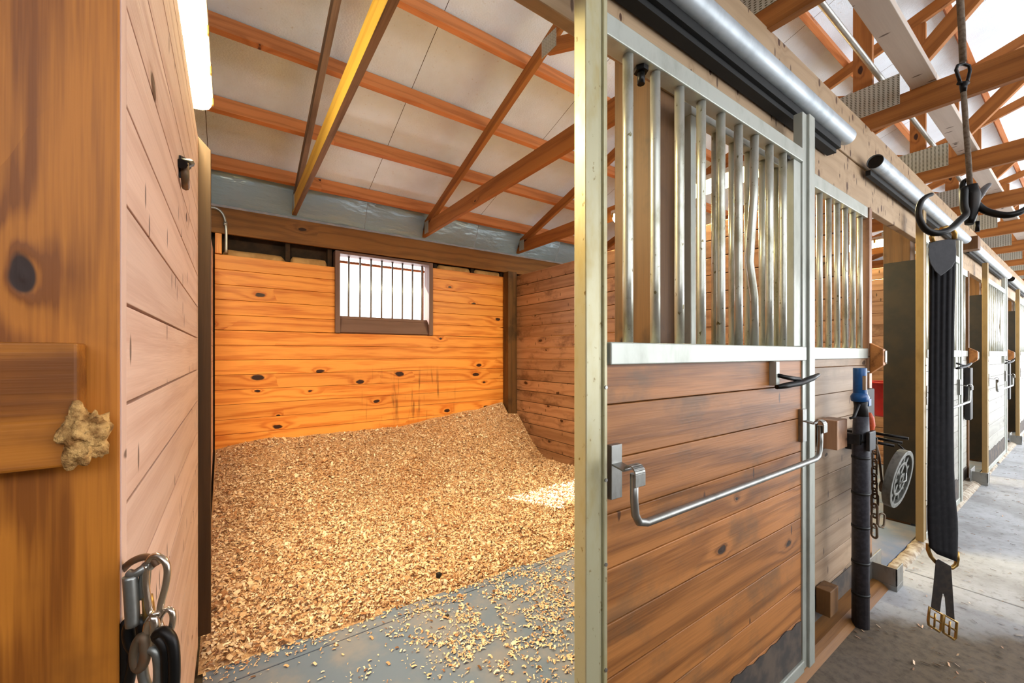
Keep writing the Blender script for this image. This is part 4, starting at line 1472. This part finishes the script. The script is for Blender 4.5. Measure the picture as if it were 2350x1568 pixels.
sd = sd0 * np.cos(rol)[:, None] + nm * np.sin(rol)[:, None]
nm = np.cross(ax, sd)
nm *= np.sign(nm[:, 2:3])
curl = L * rng.uniform(0.0, 0.35, n)
P = pts[:, :3].copy()
P[:, 2] += np.where(pts[:, 3] > 0, 0.003, rng.uniform(-0.004, 0.014, n))
rows = []
for u, c in ((-0.5, 0.0), (0.0, 1.0), (0.5, 0.0)):
    for w in (-0.5, 0.5):
        rows.append(P + ax * (L * u)[:, None] + sd * (Wd * w)[:, None] + nm * (curl * c)[:, None])
V = np.stack(rows, 1).reshape(-1, 3)
V[:, 2] = np.maximum(V[:, 2], 0.0135)
main = np.repeat((P[:, 0] < X_R) & (P[:, 1] > 0.7), 6)
V[main, 0] = np.clip(V[main, 0], X_L + 0.004, X_R - 0.004)
V[:, 1] = np.minimum(V[:, 1], Y_B - 0.004)
tone = np.clip(rng.beta(2.2, 1.9, n), 0, 1)
tone[rng.random(n) < 0.03] = 0.02
base = nb + np.arange(n) * 6
q1 = np.stack([base, base + 1, base + 3, base + 2], 1)
q2 = np.stack([base + 2, base + 3, base + 5, base + 4], 1)
me = bpy.data.meshes.new('wood_shavings')
allv = vs + V.tolist()
me.from_pydata(allv, [], fs + q1.tolist() + q2.tolist())
a = me.attributes.new('rnd', 'FLOAT', 'POINT')
a.data.foreach_set('value', np.concatenate([np.full(nb, 0.15), np.repeat(tone, 6)]))
me.materials.append(M['chips_bed']); me.materials.append(M['chips'])
mi = np.zeros(len(me.polygons), dtype=np.int32); mi[len(fs):] = 1
me.polygons.foreach_set('material_index', mi)
sf = np.zeros(len(me.polygons), dtype=bool); sf[:len(fs)] = True
me.polygons.foreach_set('use_smooth', sf)
me.update()
o = bpy.data.objects.new('wood_shavings', me)
COL.objects.link(o)
tag(o, 'deep bed of pale wood shavings banked against the back wall of the open stall', 'bedding', None, 'stuff')
# dung and dark bits
for k, (px, py) in enumerate(((1007, 1320), (1026, 1415), (655, 1178), (690, 1144))):
    p = atz(px, py, 0.09 if k != 1 else 0.015)
    b = MB()
    r0 = 0.018 if k != 1 else 0.011
    vs2, fs2 = [], []
    for j in range(7):
        for i in range(10):
            th, ph = 2 * math.pi * i / 10, math.pi * j / 6
            d = Vector((math.cos(th) * math.sin(ph), math.sin(th) * math.sin(ph), math.cos(ph)))
            vs2.append(p + d * r0 * (0.9 + 0.6 * mnoise.noise(d * 3 + Vector((k, 0, 0)))))
    for j in range(6):
        for i in range(10):
            fs2.append((j * 10 + i, (j + 1) * 10 + i, (j + 1) * 10 + (i + 1) % 10, j * 10 + (i + 1) % 10))
    b.add(vs2, fs2, None, None, True)
    tag(b.build('dung_lump', M['rubber']), ['dark lump on the shavings in the middle of the stall', 'small dark lump on the thin shavings near the mat', 'dark lump on the left side of the shavings', 'small dark lump on the slope of the shavings at left'][k], 'dung', 'dark lumps on the shavings')

# straw and dirt on the aisle floor
n = 520
vs, fs = [], []
for i in range(n):
    x = 2.3 + 9 * random.random() ** 1.4
    y = random.uniform(0.05, 0.66)
    a = random.uniform(0, math.pi); l = random.uniform(0.004, 0.016); w = random.uniform(0.001, 0.0035)
    d = Vector((math.cos(a), math.sin(a), 0)); s = Vector((-d.y, d.x, 0)); c = Vector((x, y, 0.003))
    k = len(vs)
    vs += [c - d * l - s * w, c + d * l - s * w, c + d * l + s * w + Vector((0, 0, 0.003)), c - d * l + s * w + Vector((0, 0, 0.003))]
    fs.append((k, k + 1, k + 2, k + 3))
b = MB()
for f in fs:
    b.add([vs[i] for i in f], [(0, 1, 2, 3)], None, random.random() ** 1.5 * (0.3 if random.random() < 0.5 else 1))
tag(b.build('loose_straw', M['chips'], origin=(5, 0.4, 0)), 'bits of straw and dirt scattered on the concrete aisle', 'litter', None, 'stuff')
